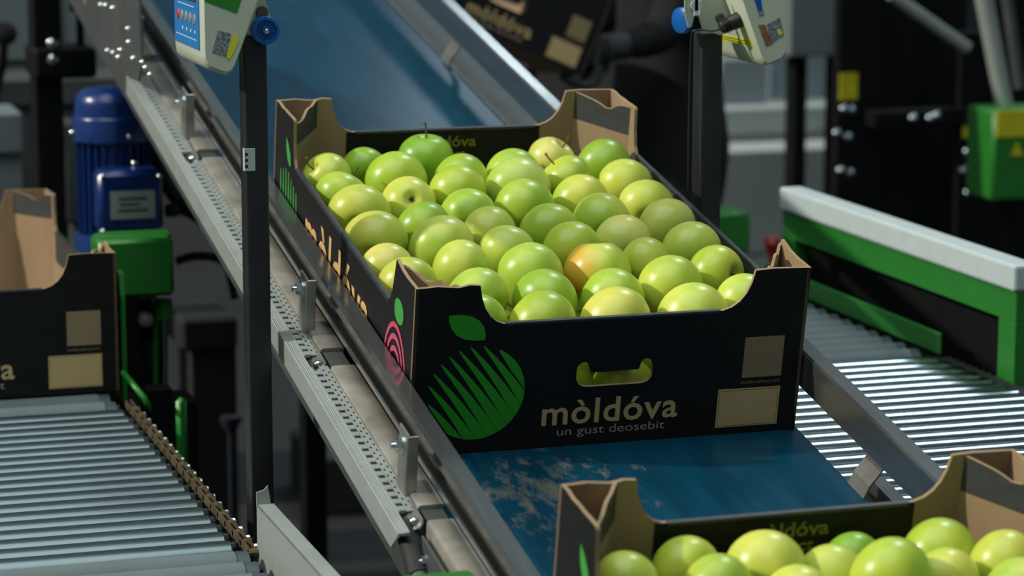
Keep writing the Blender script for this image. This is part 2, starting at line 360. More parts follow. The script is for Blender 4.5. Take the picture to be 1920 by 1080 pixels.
# drive end side plate with bolts (upper left)
def atx(u, v, X):
    d = F_ + R_*((u-960)/FPX) - U_*((v-540)/FPX); return CP + d*((X-CP.x)/d.x)
bm = bmesh.new(); q = [BM.inverted() @ atx(u, v, -.067) for u, v in ((262, 152), (246, 146), (205, 108), (168, 60), (160, -60), (262, -60), (268, 120))]
plate(bm, [(p.y, p.z) for p in q], .003, Matrix.Translation((-.066, 0, 0)) @ Matrix.Rotation(PI/2, 4, 'Z'))
dp = part('drive_plate', bm, GREYDK)
for u, v in ((267, 118), (273, 128), (281, 141), (240, 55), (226, 95), (241, 80), (250, 110), (198, 11), (212, 16), (189, 10), (202, 96), (212, 100), (222, 108)):
    q = BM.inverted() @ atx(u, v, -.0692)
    bm = bmesh.new(); lathe(bm, [(0, .004), (.003, .0035), (.0045, .002), (.005, 0)], 12, Matrix.Translation(q) @ Matrix.Rotation(-PI/2, 4, 'Y')); part('bolt', bm, ZINC, dp, True)
# legs
BI = BM.inverted()
for x in (-.02, .40):
    for y in (-1.1, 2.1):
        if x < 0 and y > 0: continue
        z = (BM @ Vector((x, y, -.04))).z; wy = (BM @ Vector((x, y, -.04))).y
        bm = bmesh.new(); box(bm, x-.02, x+.02, wy-.02, wy+.02, FLOOR, z, .003, 1)
        o = obj('leg', bm, BLACKM, conv); o.matrix_parent_inverse = conv.matrix_world.inverted(); o.matrix_world = Matrix.Identity(4)
        o.matrix_parent_inverse = Matrix.Identity(4); o.matrix_basis = BI
# ------------------------------------------------------------------ crates
W, L, HC, HS, T = .400, .590, .172, .132, .0035
def arc(a, b, n=5, k=.55):      # concave scoop between flange top a and low wall b
    pts = []
    for i in range(n+1):
        t = i/n; c = (a[0]+(b[0]-a[0])*.18, b[1]+(a[1]-b[1])*.12)
        pts.append(((1-t)**2*a[0]+2*t*(1-t)*c[0]+t*t*b[0], (1-t)**2*a[1]+2*t*(1-t)*c[1]+t*t*b[1]))
    return pts
def rag(p, q, n, amp, rnd):
    return [(p[0]+(q[0]-p[0])*i/n, p[1]+(q[1]-p[1])*i/n+(rnd.uniform(-amp, amp) if 0 < i < n else 0)) for i in range(n+1)]
def handle_hole():
    x0, x1, zb, zt = .165, .243, .061, .087; pts = []
    for i in range(7): a = PI+PI/2*i/6; pts.append((x0+.012+.012*math.cos(a), zb+.010+.010*math.sin(a)))
    for i in range(7): a = -PI/2+PI/2*i/6; pts.append((x1-.012+.012*math.cos(a), zb+.010+.010*math.sin(a)))
    for i in range(6): a = PI*.72*i/5; pts.append((x1-.007+.007*math.cos(a), zt-.008+.008*math.sin(a)))
    pts += [(x1-.0145, .076), (x0+.0145, .0755)]
    for i in range(6): a = PI*.28+PI*.72*i/5; pts.append((x0+.007+.007*math.cos(a), zt-.008+.008*math.sin(a)))
    return pts
def make_crate(name, label, M, rnd, group=None, cut=0):
    root = empty(name, label, 'crate', M, group)
    MS = [BLACKCARD, KRAFT, BAND]
    end = [(0, 0), (W, 0)]+rag((W, HC), (.342, HC), 6, .0012, rnd)[:-1]+arc((.342, HC), (.311, HS))+arc((.063, HC), (.088, HS))[::-1]+rag((.063, HC), (0, HC), 6, .0012, rnd)[1:]
    bm = bmesh.new(); plate(bm, end, T, None, [handle_hole()], 0, 1, 1); fp = obj('front_panel', bm, MS, root)
    bm = bmesh.new(); plate(bm, [(W-x, z) for x, z in end], T, Matrix.Translation((W, L, 0)) @ Matrix.Rotation(PI, 4, 'Z'), [], 0, 1, 1); obj('back_panel', bm, MS, root)
    bm = bmesh.new(); box(bm, .082, .312, L-T-.0012, L-T, .02, HS, mi=0); obj('inner_lining', bm, BLACKCARD, root)
    bm = bmesh.new(); box(bm, .09, .31, T, T+.001, .092, HS); obj('inner_lining', bm, BLACKCARD, root)
    side = [(0, 0), (L, 0), (L, HC)]+rag((L, HC), (.505, HC+.004), 6, .001, rnd)[1:]+arc((.503, HC+.002), (.490, .125), 3)+[(.092, .123), (.080, .140), (.070, HC+.004), (.05, HC), (.03, HC-.001), (0, HC)]
    for sx in (0, 1):
        Ms = Matrix.Translation((0 if sx == 0 else W, 0, 0)) @ Matrix.Rotation(PI/2, 4, 'Z')   # local x -> y, local y -> -x
        bm = bmesh.new(); plate(bm, side, T, Matrix.Translation((T if sx == 0 else W, 0, 0)) @ Matrix.Rotation(PI/2, 4, 'Z'), [], 1 if sx == 0 else 0, 1, 0 if sx == 0 else 1)
        obj('side_panel', bm, MS, root)
        bm = bmesh.new(); x = T if sx == 0 else W-T-.001; box(bm, x, x+.001, .095, .485, .085, .1235); obj('inner_lining', bm, BAND, root)
    for q in ((-.0003, .0050, .094, .488, .1215, .1262), (W-.0050, W+.0003, .094, .488, .1215, .1262), (.090, .309, -.0003, .0050, HS-.003, HS+.0008), (.092, .307, L-.0060, L+.0003, HS-.003, HS+.0008)):
        bm = bmesh.new(); box(bm, *q, .0012, 2); obj('folded_rim', bm, RIM, root)
    bm = bmesh.new(); box(bm, T, W-T, T, L-T, .0, .004, mi=1); obj('base_board', bm, MS, root)
    e = .047; g = .074                                            # diagonal corner flaps closing the hollow posts
    for (xa, ya, xb, yb) in ((T, g, e, T), (W-T, g, W-e, T), (T, L-g, e, L-T), (W-T, L-g, W-e, L-T)):
        bm = bmesh.new(); n = 9; zs = [.005, HC-.033, None]
        d = Vector((xb-xa, yb-ya, 0)); nn = Vector((d.y, -d.x, 0)).normalized()
        c = Vector((W/2, L/2, 0)); mid = Vector(((xa+xb)/2, (ya+yb)/2, 0))
        if (c-mid).dot(nn) < 0: nn = -nn
        top = [HC-.001-(rnd.uniform(0, .008) if 1 < i < n-1 else rnd.uniform(0, .002)) for i in range(n+1)]
        if ya > L/2 and xa > W/2: top = [HC, HC, HC-.002, HC-.008, HC-.009, HC-.006, HC-.004, HC-.003, HC-.002, HC-.001][:n+1]
        if ya > L/2 and xa < W/2: top = [HC-.002, HC-.007, HC-.009, HC-.010, HC-.008, HC-.003, HC-.002, HC-.003, HC-.001, HC][:n+1]
        grid = []
        for i in range(n+1):
            p = Vector((xa, ya, 0))+d*(i/n)
            row = []
            for z in zs:
                zz = top[i] if z is None else z
                row.append((bm.verts.new((p.x, p.y, zz)), bm.verts.new((p.x-nn.x*.003, p.y-nn.y*.003, zz))))
            grid.append(row)
        for i in range(n):
            for j in range(2):
                a, b = grid[i], grid[i+1]
                bm.faces.new([a[j][0], b[j][0], b[j+1][0], a[j+1][0]]).material_index = 2 if j == 1 else 1
                bm.faces.new([a[j][1], a[j+1][1], b[j+1][1], b[j][1]]).material_index = 1
            bm.faces.new([grid[i][2][0], grid[i+1][2][0], grid[i+1][2][1], grid[i][2][1]]).material_index = 1
            bm.faces.new([grid[i][0][0], grid[i][0][1], grid[i+1][0][1], grid[i+1][0][0]]).material_index = 1
        for k in (0, n):
            for j in range(2): bm.faces.new([grid[k][j][0], grid[k][j+1][0], grid[k][j+1][1], grid[k][j][1]]).material_index = 1
        obj('corner_flap', bm, MS, root)
    # ---- print on the front
    bm = bmesh.new(); cx, cz, r = .0645, .0625, .0485            # striped round apple mark
    th = R(-54); ca, sa = math.cos(th), math.sin(th); NB = 9
    def w2(p): return Vector((cx+r*(p[0]*ca-p[1]*sa), -.0005, cz+r*(p[0]*sa+p[1]*ca)))
    for k in range(NB):
        tc = -1+(2*k+1)/NB; half = 1/NB; s0 = -math.sqrt(max(0, 1-tc*tc))*(.99 if k else .9); span = 1-s0
        lo = []; hi = []                                         # each stripe starts as a point and widens until it meets its neighbour
        for sgn, lst in ((-1, lo), (1, hi)):
            for i in range(60):
                q = s0+i*.034; u = (q-s0)/span; wd = half*min(.97, .10+1.02*u**.72)
                if k == NB-1: wd = half*min(.93, .35+1.6*u)
                t = tc+.035*math.sin(u*3)+sgn*wd
                if q*q+t*t >= 1:
                    if i == 0: t = sgn*0+math.copysign(math.sqrt(max(0, 1-q*q)), t) if abs(t) > .2 else t; lst.append((q, t)); continue
                    if q > 0 or sgn*t < 0: f = 1/math.hypot(q, t); lst.append((q*f, t*f)); break
                    f = 1/math.hypot(q, t); lst.append((q*f, t*f)); continue
                lst.append((q, t))
        a0, a1 = math.atan2(lo[-1][1], lo[-1][0]), math.atan2(hi[-1][1], hi[-1][0])
        arc_ = [(math.cos(a0+(a1-a0)*i/8), math.sin(a0+(a1-a0)*i/8)) for i in range(1, 8)]
        flat_pts = lo+arc_+hi[::-1]; clean = [flat_pts[0]]
        for p in flat_pts[1:]:
            if math.hypot(p[0]-clean[-1][0], p[1]-clean[-1][1]) > 1e-4: clean.append(p)
        bm.faces.new([bm.verts.new(w2(p)) for p in clean])
    o = obj('printed_apple', bm, GPRINT, root); o['label'] = 'green striped round mark'
    bm = bmesh.new(); lf = []                                     # leaf with two square-ish corners
    for i in range(9): t = i/8; lf.append((.033+.038*t, .1425-.0255*t*t*.15+(.0035)*math.sin(PI*t)*1.6-.004*t))
    lf = [(.0335, .1435), (.045, .1440), (.056, .1415), (.064, .1365), (.069, .1295), (.0705, .122), (.0705, .1165), (.060, .1165), (.050, .1185), (.042, .123), (.0365, .130), (.034, .137)]
    flat(bm, lf); o = obj('printed_leaf', bm, GPRINT, root); o['label'] = 'green leaf printed above the round mark'
    o = obj('printed_name', text_bm('mòldóva', .1325, .0225, .2725, .0490, .017, sp=1.07), KPRINT, root); o['label'] = 'lettering reading mòldóva'
    o = obj('printed_slogan', text_bm('un gust deosebit', .1490, .0085, .2600, .0200, .0), KPALE, root); o['label'] = 'small lettering reading un gust deosebit'
    bm = bmesh.new(); box(bm, .3375, .3790, -.0005, 0, .0595, .1020); obj('kraft_square', bm, KDIM, root)
    o = obj('printed_address', text_bm('moldovafruct.md', .3375, .0530, .3775, .0565, 0), KDIM, root)
    bm = bmesh.new(); box(bm, .3140, .3795, -.0005, 0, .0075, .0480); box(bm, .3155, .3780, -.0006, -.0005, .0088, .0091, mi=1); box(bm, .3155, .3780, -.0006, -.0005, .0464, .0467, mi=1)
    box(bm, .3155, .3158, -.0006, -.0005, .0088, .0467, mi=1); box(bm, .3777, .3780, -.0006, -.0005, .0088, .0467, mi=1)
    obj('kraft_label_area', bm, [KPRINT, BLACKCARD], root)
    # ---- print inside the back wall
    Mi = Matrix.Translation((0, L-T-.0012, 0))
    obj('inner_name', text_bm('mòldóva', .164, .110, .236, .1235, .02, Mi), YELIN, root); obj('inner_word', text_bm('fruct', .188, .0965, .224, .1075, .02, Mi), YELIN, root)
    # ---- print on the left side (local x runs from the back to the front)
    Ms = Matrix.Rotation(-PI/2, 4, 'Z')                           # plate x -> -y
    def sd(bm): bmesh.ops.transform(bm, matrix=Ms, verts=bm.verts); return bm
    obj('side_name', sd(text_bm('mòldóva', -.432, .051, -.160, .106, .019, sp=1.05)), KPRINT2, root)
    bm = bmesh.new()
    for rr in (.022, .034, .046, .058):
        n = 20; a_ = [(-.060+.72*rr*math.cos(PI*i/n), .056+rr*math.sin(PI*i/n)) for i in range(n+1)]; b_ = [(-.060+.72*(rr-.0055)*math.cos(PI*i/n), .056+(rr-.0055)*math.sin(PI*i/n)) for i in range(n+1)]
        a_ = [(x, min(z, 1)) for x, z in a_]
        for i in range(n): flat(bm, [a_[i], a_[i+1], b_[i+1], b_[i]])
        for q in (0, n): flat(bm, [a_[q], b_[q], (b_[q][0], .012), (a_[q][0], .012)])
    obj('side_rings', sd(bm), PPRINT, root)
    bm = bmesh.new(); flat(bm, [(-.052+.017*math.cos(a)*(1 if abs(math.cos(a)) < .9 else .95), .129+.0125*math.sin(a)) for a in [2*PI*i/20 for i in range(20)]]); obj('side_leaf', sd(bm), GPRINT2, root)
    bm = bmesh.new(); flat(bm, [(-.533, .148), (-.522, .143), (-.512, .134), (-.508, .121), (-.514, .119), (-.524, .124), (-.531, .134)]); obj('side_leaf', sd(bm), GPRINT2, root)
    bm = bmesh.new()
    for k in range(7):
        x = -.556+k*.0125; h = .113-.004*abs(k-2.5)
        flat(bm, [(x, h), (x+.003, h+.001), (x+.012, .04), (x+.004, .04)])
    obj('side_stripes', sd(bm), GPRINT2, root)
    return root
RIM = mat('lit_black_fold', (.03, .033, .038), .4, var=.2, vscale=90); YELIN = mat('ochre_print', (.20, .18, .02), .7); KPRINT2 = mat('orange_kraft_print', (.62, .38, .15), .8); GPRINT2 = mat('leaf_green_print', (.05, .33, .05), .6)  # RIM is black board lightened for the light caught along the fold
rnd = random.Random(5)
crate = make_crate('fruit_crate', 'full black cardboard fruit crate on the blue belt in the middle of the picture', B(0.0005, 0, .0005), rnd)
near = copy_tree(crate, B(.0005, -1.020, .0005)); near['label'] = 'blurred full black fruit crate at the lower right, nearest the camera'
ROLLZ = -.100
left = copy_tree(crate, Matrix.Translation((-.535, .842, ROLLZ+.001))); left['label'] = 'empty black cardboard fruit crate standing on the left roller conveyor'
hx = at(1092, 142, 2.55)
HM = Matrix.Translation(hx) @ Matrix.Rotation(R(24), 4, 'Y') @ Matrix.Rotation(R(-4), 4, 'X') @ Matrix.Translation((-W, 0, 0))
held = copy_tree(crate, HM); held['label'] = 'tilted black fruit crate carried by the worker in black behind the belt'
# ------------------------------------------------------------------ apples
def apple_mesh(seed):
    r0 = random.Random(seed); bm = bmesh.new(); prof = []; n = 22
    for i in range(n+1):
        a = PI*i/n; rr = math.sin(a); z = math.cos(a)
        rad = 1.0*rr**.90 if rr > 0 else 0
        rad = rr*(1+.05*math.cos(a))*1.0
        z = .92*z-.30*math.exp(-(rr/.23)**2)*(1 if z > 0 else 0)+.22*math.exp(-(rr/.25)**2)*(1 if z < 0 else 0)
        prof.append((rad if 0 < i < n else 0, z))
    lathe(bm, prof, 32)
    k1, k2, ph = r0.uniform(.0, .035), r0.uniform(0, .02), r0.uniform(0, 6)
    for v in bm.verts:
        a = math.atan2(v.co.y, v.co.x); f = 1+k1*math.cos(2*a+ph)+k2*math.cos(5*a)*max(0, -v.co.z)
        v.co.x *= f; v.co.y *= f; v.co.z *= 1+k1*.6*math.cos(a+ph)*(v.co.x**2+v.co.y**2)
        v.co *= .035
    me = bpy.data.meshes.new('apple'); bmesh.ops.recalc_face_normals(bm, faces=bm.faces); bm.to_mesh(me); bm.free()
    me.materials.append(SKINA)
    for p in me.polygons: p.use_smooth = True
    return me
AM = [apple_mesh(s) for s in range(5)]; AMB = AM[1].copy(); AMB.materials[0] = SKINB
def stem_mesh(b):
    bm = bmesh.new(); tube(bm, [(0, 0, .0215), (.0002, 0, .030), (.0015+b*.3, 0, .038), (.003+b, .001, .046)], .0011, 7)
    for v in bm.verts:
        if v.co.z > .0445: v.co.x = (v.co.x-.003-b)*1.9+.003+b; v.co.y *= 1.9
    me = bpy.data.meshes.new('stem'); bm.to_mesh(me); bm.free(); me.materials.append(STEM); return me
SM = [stem_mesh(0), stem_mesh(.006)]
bm = bmesh.new()
for k in range(9):
    a = 2*PI*k/9; d = Vector((math.cos(a), math.sin(a), 0)); s = Vector((-d.y, d.x, 0))
    q = [d*.0008-s*.0009+Vector((0, 0, -.0250)), d*.0008+s*.0009+Vector((0, 0, -.0250)), d*(.0040+.001*(k % 3))+Vector((0, 0, -.0285-.0006*(k % 2)))]
    bm.faces.new([bm.verts.new(x) for x in q])
lathe(bm, [(0, -.0262), (.0016, -.0258), (.0022, -.0240)], 10)
CM = bpy.data.meshes.new('calyx'); bm.to_mesh(CM); bm.free(); CM.materials.append(CALYX)
TONE = {'l': ((.47, .56, .085), 'light green'), 'g': ((.38, .51, .05), 'bright green'), 'd': ((.24, .42, .03), 'deep green'), 'y': ((.54, .60, .105), 'yellowish green'), 'p': ((.52, .58, .14), 'pale green'), 'o': ((.62, .59, .15), 'yellow')}
def apple(pos, r, tone, label, up=None, group=None, stem=None, frame=BM, mesh=None, calyx=True):
    me = mesh or AM[random.randrange(5)]
    o = bpy.data.objects.new('apple', me); COL.objects.link(o)
    c = TONE[tone][0]; j = random.uniform(.93, 1.07); o.color = (c[0]*j, c[1]*random.uniform(.96, 1.04), c[2], 1)
    if up is None:                                                # most apples lie on their side, stem end away
        sg = random.choice((1, 1, -1)); up = sg*Vector((random.uniform(-.5, .5), 1, random.uniform(.02, .22)))
    q = Vector(up).normalized().to_track_quat('Z', 'Y').to_matrix().to_4x4()
    s = r*1.025/.0352
    o.matrix_world = frame @ Matrix.Translation(pos) @ q @ Matrix.Rotation(random.uniform(0, 6), 4, 'Z' if mesh is None else 'Z') @ Matrix.Scale(s, 4)
    if mesh: o.matrix_world = frame @ Matrix.Translation(pos) @ Matrix.Rotation(R(160), 4, 'X') @ Matrix.Scale(s, 4)
    tag(o, label, 'apple', group)
    if stem is not None:
        t = bpy.data.objects.new('stem', SM[stem]); COL.objects.link(t); t.parent = o
    if calyx:
        t = bpy.data.objects.new('calyx', CM); COL.objects.link(t); t.parent = o
    return o
MAIN = [((0.1421, 0.0402, 0.1091, 0.0346), 'g', 3, 1, None),
 ((0.2166, 0.04, 0.1096, 0.0349), 'l', 4, 1, None),
 ((0.2986, 0.0413, 0.1081, 0.0357), 'y', 5, 1, None),
 ((0.3613, 0.0632, 0.112, 0.0298), 'y', 6, 1, None),
 ((0.0755, 0.0486, 0.112, 0.0318), 'g', 2, 1, None),
 ((0.0968, 0.1147, 0.112, 0.0316), 'l', 2, 2, None),
 ((0.1645, 0.1013, 0.111, 0.0327), 'd', 3, 2, (-0.8, -0.65, -0.15)),
 ((0.2358, 0.1023, 0.1064, 0.033), 'g', 4, 2, None),
 ((0.3011, 0.1138, 0.112, 0.0333), 'l', 5, 2, None),
 ((0.3614, 0.1442, 0.112, 0.0306), 'g', 6, 2, (0.5, -0.75, 0.28)),
 ((0.0368, 0.1571, 0.1137, 0.0297), 'l', 1, 1, None),
 ((0.1047, 0.1922, 0.112, 0.0308), 'l', 2, 3, None),
 ((0.1681, 0.1669, 0.1119, 0.035), 'l', 3, 3, None),
 ((0.242, 0.1693, 0.1127, 0.0343), 'l', 4, 3, None),
 ((0.3006, 0.1837, 0.112, 0.0275), 'l', 5, 3, None),
 ((0.3602, 0.212, 0.112, 0.0324), 'l', 6, 3, None),
 ((0.0317, 0.2115, 0.1103, 0.0269), 'o', 1, 2, None),
 ((0.1027, 0.2581, 0.1126, 0.0342), 'l', 2, 4, None),
 ((0.166, 0.233, 0.112, 0.0297), 'l', 3, 4, None),
 ((0.2342, 0.2321, 0.1129, 0.031), 'g', 4, 4, None),
 ((0.2971, 0.2465, 0.112, 0.0303), 'p', 5, 4, None),
 ((0.3607, 0.2857, 0.112, 0.032), 'p', 6, 4, None),
 ((0.0383, 0.2862, 0.112, 0.0331), 'l', 1, 3, None),
 ((0.1004, 0.3195, 0.1114, 0.0292), 'd', 2, 5, None),
 ((0.1645, 0.2928, 0.1125, 0.0291), 'l', 3, 5, None),
 ((0.2303, 0.293, 0.1104, 0.0322), 'g', 4, 5, None),
 ((0.2963, 0.3129, 0.112, 0.0309), 'l', 5, 5, None),
 ((0.3605, 0.3507, 0.112, 0.0314), 'l', 6, 5, None),
 ((0.042, 0.3676, 0.1121, 0.034), 'l', 1, 4, None),
 ((0.1033, 0.3918, 0.112, 0.031), 'y', 2, 6, (0.1, 0.8, -0.58)),
 ((0.158, 0.35, 0.1115, 0.0302), 'g', 3, 6, None),
 ((0.224, 0.3566, 0.1152, 0.0328), 'g', 4, 6, None),
 ((0.2931, 0.3771, 0.112, 0.0314), 'l', 5, 6, None),
 ((0.3621, 0.4216, 0.112, 0.0309), 'l', 6, 6, None),
 ((0.0379, 0.4283, 0.1119, 0.0288), 'g', 1, 5, (0.45, 0.35, 0.65)),
 ((0.1082, 0.4657, 0.1126, 0.0352), 'g', 2, 7, None),
 ((0.1642, 0.4124, 0.1148, 0.0319), 'g', 3, 7, None),
 ((0.237, 0.4226, 0.1131, 0.037), 'p', 4, 7, None),
 ((0.3017, 0.4475, 0.112, 0.0297), 'g', 5, 7, (-0.55, 0.3, 0.72)),
 ((0.3608, 0.4905, 0.112, 0.0315), 'd', 6, 7, None),
 ((0.0375, 0.492, 0.112, 0.0282), 'l', 1, 6, (-0.75, -0.1, 0.55)),
 ((0.0871, 0.5201, 0.1114, 0.025), 'd', 2, 8, None),
 ((0.1641, 0.5413, 0.112, 0.0314), 'd', 3, 9, (0.02, 0.1, 1)),
 ((0.1852, 0.4689, 0.1092, 0.0308), 'g', 3, 8, None),
 ((0.2511, 0.4865, 0.1078, 0.0311), 'g', 4, 8, None),
 ((0.3059, 0.5178, 0.112, 0.0279), 'o', 5, 8, (0.5, -0.2, 0.8))]
NEAR = [(0.0357, -0.4956, 0.112, 0.0272), (0.0971, -0.4705, 0.1072, 0.0277), (0.1563, -0.4931, 0.1131, 0.0315), (0.1034, -0.5223, 0.1168, 0.0275), (0.2452, -0.4685, 0.1004, 0.0239), (0.2112, -0.5042, 0.1049, 0.0282), (0.2393, -0.5497, 0.1255, 0.0327), (0.3172, -0.48, 0.1032, 0.0319), (0.2953, -0.536, 0.112, 0.0264), (0.3534, -0.5238, 0.113, 0.0293), (0.1618, -0.5504, 0.1154, 0.0283), (0.3399, -0.5765, 0.1194, 0.0278)]
COLN = {1: 'leftmost column', 2: 'second column from the left', 3: 'third column from the left', 4: 'fourth column from the left', 5: 'second column from the right', 6: 'rightmost column'}
ORD = ['', 'front', 'second', 'third', 'fourth', 'fifth', 'sixth', 'seventh', 'eighth', 'ninth']
SPECIAL = {(2, 6): 'apple showing its dark dried calyx', (3, 9): 'deep green apple with its stem standing up', (1, 6): 'apple with a thin bent stem leaning left',
           (1, 5): 'apple with a short brown stem on its shoulder', (5, 8): 'yellow apple with a tall curved stem', (5, 7): 'pale apple with a brown stem leaning left', (6, 2): 'bright green apple with its stem hollow facing the front right', (3, 2): 'deep green apple with a dark stem tip at lower left'}
STEMS = {(3, 9): 0, (1, 6): 1, (1, 5): 0, (5, 8): 1, (5, 7): 0, (6, 2): 0, (3, 2): 0}
for (pos, tone, c, k, up) in MAIN:
    adj = TONE[tone][1]
    if (c, k) == (4, 3): lab = 'apple with an orange yellow blush on its left side, fourth column of the middle crate'; apple(pos[:3], pos[3], tone, lab, None, 'apples in the middle crate', None, BM, AMB, False); continue
    base = SPECIAL.get((c, k), adj+' apple')
    lab = base+', '+('front apple of the ' if k == 1 else ORD[k]+' from the front in the ')+COLN[c]
    if len(lab.split()) > 16: lab = base+', '+COLN[c]
    apple(pos[:3], pos[3], tone, lab, up, 'apples in the middle crate', STEMS.get((c, k)))
for i, y in enumerate([.042+.0635*j for j in range(9)]):          # the lower layer carries the upper one, its front row shows in the handle hole
    for j, x in enumerate((.040, .104, .168, .232, .296, .360)):
        if y > .56 or (i in (0, 8) and j in (0, 5)): continue
        apple((x, y, .0375), .0315, 'g' if (i+j) % 3 else 'l', 'green apple in the lower layer of the middle crate, under the visible apples', None, 'lower apples in the middle crate', calyx=False)
NL = ['apple at the left back corner of the near crate', 'deep green apple, second from left, against the back wall of the near crate', 'large pale apple before the lettering on the near crate back wall',
      'apple cut by the lower edge between the second and third near apples', 'small apple half hidden against the back wall of the near crate', 'apple in front of the small half hidden one in the near crate',
      'big bright apple at the bottom middle of the near crate', 'large apple standing highest at the right back of the near crate', 'apple tucked below the highest apple of the near crate', 'yellowish apple at the right edge of the picture in the near crate',
      'apple at the bottom edge under the large pale apple, near crate', 'apple at the bottom right corner of the picture, near crate']
for (pos, lab, t) in zip(NEAR, NL, 'lglldlggllyl'.replace('l', 'l')):
    apple(pos[:3], pos[3]*1.03, t, lab, None, 'apples in the near crate', calyx=False)
for j, x in enumerate((.040, .104, .168, .232, .296, .360)):
    for y in (-.635, -.70): apple((x, y, .110), .0315, 'l', 'light green apple in the near crate beyond the lower picture edge', None, 'near apples beyond the picture edge', calyx=False)
    for y in (-.475, -.54, -.605, -.67, -.735): apple((x, y, .0375), .0315, 'g', 'green apple in the hidden lower layer of the near crate', None, 'lower apples in the near crate', calyx=False)
# ------------------------------------------------------------------ roller conveyors
def cylroller(r, x0, x1, cap=.0):
    bm = bmesh.new(); cyl(bm, (x0, 0, 0), (x1-cap, 0, 0), r, 20, bev=.0015)
    if cap: cyl(bm, (x1-cap, 0, 0), (x1, 0, 0), r*.96, 20, mi=1)
    cyl(bm, (x1, 0, 0), (x1+.012, 0, 0), r*.3, 8, mi=1)
    return bm
def place_rollers(root, bmfirst, mats, ys, z, name='roller'):
    first = None
    for y in ys:
        if first is None: first = obj(name, bmfirst, mats, root, 'auto'); o = first
        else: o = first.copy(); COL.objects.link(o); o.parent = root
        o.location = (0, y, z)
lc = empty('roller_conveyor', 'steel roller conveyor at the lower left with a brown drive chain', 'conveyor', loc=Vector((0, 0, 0)))
RR = .0158
place_rollers(lc, cylroller(RR, -.62, -.148), [DIMROLL, DARKCAP], [.118+.0345*k for k in range(19)], ROLLZ-RR)
place_rollers(lc, cylroller(.019, -.62, -.142, .012), [GREYROLL, DARKCAP], [.066, .026, -.014, -.054, -.094, -.134], ROLLZ-.019+.003, 'grey_roller')
place_rollers(lc, cylroller(.021, -.62, -.150, .012), [GREYROLL, DARKCAP], [.786+.046*k for k in range(15)], ROLLZ-.021, 'grey_roller')
bm = bmesh.new(); n = 76                                          # chain with pins along the roller ends
for k in range(n):
    y = .085+k*.00925; z = ROLLZ-.004+.0012*(k % 2)
    box(bm, -.1375, -.1360, y-.001, y+.0085, z-.005, z+.0045-.0012*(k % 2)); box(bm, -.1310, -.1298, y-.001, y+.0085, z-.005, z+.004)
    if k % 4 == 0: cyl(bm, (-.1375, y, z), (-.126, y, z), .0036, 8)
part('drive_chain', bm, [CHAIN], lc)
bm = bmesh.new()
for k in range(19): cyl(bm, (-.1290, .118+.0345*k, ROLLZ-.009), (-.1210, .118+.0345*k, ROLLZ-.009), .0042, 10, bev=.001)
o = part('axle_end', bm, ZINC, lc); o['kind'] = 'stuff'
bm = bmesh.new(); box(bm, -.128, -.122, -.35, 1.5, -.18, ROLLZ-.018, .001, 1); part('side_frame', bm, BLACKM, lc)
bm = bmesh.new(); box(bm, -.63, -.62, -.35, 1.5, -.18, ROLLZ-.018); part('side_frame', bm, BLACKM, lc)
for x in (-.61, -.14):
    for y in (-.3, 1.45): bm = bmesh.new(); box(bm, x-.015, x+.015, y-.015, y+.015, FLOOR, -.18); part('leg', bm, BLACKM, lc)
# bent guide plate at the near end
bm = bmesh.new()
P0 = atz(484, 940, -.055); sh = [(-.1285, .088, -.062), (-.1285, -.75, -.062), (-.1285, -.75, -.20), (-.1285, .088, -.20)]
box(bm, -.1275, -.1255, -.75, .090, -.17, -.058, .0008, 1)
box(bm, -.1275, -.110, -.75, .090, -.0600, -.0580, .0008, 1)
plate(bm, [(-.1275, -.060), (-.1275, -.046), (-.120, -.044), (-.116, -.040), (-.113, -.060)], .002, Matrix.Translation((0, .089, 0)))
gp = part('guide_plate', bm, ALU, lc, label='bent light grey side plate')
rc = empty('roller_conveyor', 'steel roller conveyor on the right with shining rollers beyond the blue belt', 'conveyor', loc=Vector((0, 0, 0)))
place_rollers(rc, cylroller(.0165, .50, .925), [CHROME, DARKCAP], [.735-.0362*k for k in range(34)], ROLLZ-.0165)
place_rollers(rc, cylroller(.021, .50, .915, .012), [GREYROLL, DARKCAP], [.780+.043*k for k in range(15)], ROLLZ-.018, 'grey_roller')
bm = bmesh.new(); box(bm, .490, .497, -.6, 1.45, -.2, -.112); part('side_frame', bm, BLACKM, rc)
bm = bmesh.new(); box(bm, .945, .952, -.6, 1.45, -.2, -.112); part('side_frame', bm, BLACKM, rc)
bm = bmesh.new(); cy = [.735-.0362*k/2 for k in range(68)]
for y in cy: cyl(bm, (.926, y, -.112), (.944, y, -.112), .010, 8)
part('drive_chain', bm, VOID, rc)
bm = bmesh.new(); box(bm, .925, .930, .735, 1.32, -.098, -.070, .001, 1); part('edge_guide', bm, GREEN, rc, label='low green edge guide')
for x in (.50, .94):
    for y in (-.5, 1.4): bm = bmesh.new(); box(bm, x-.015, x+.015, y-.015, y+.015, FLOOR, -.2); part('leg', bm, BLACKM, rc)
sg = empty('side_guard', 'green side guard topped by a thick white plastic bar on the right', 'guard', loc=Vector((.95, .58, -.2)))
def wpart(name, bm, m, root, label=None, smooth=False):           # world-space mesh under a placed root
    bmesh.ops.transform(bm, matrix=root.matrix_world.inverted(), verts=bm.verts); o = obj(name, bm, m, root, smooth)
    if label: o['label'] = label
    return o
bm = bmesh.new(); box(bm, .948, .985, .578, 1.325, .010, .044, .004, 2); wpart('bumper_bar', bm, WHITEP, sg, 'white plastic bar')
bm = bmesh.new(); box(bm, .953, .983, .580, 1.320, -.030, .0100, .001, 1); wpart('top_rail', bm, GREEN, sg)
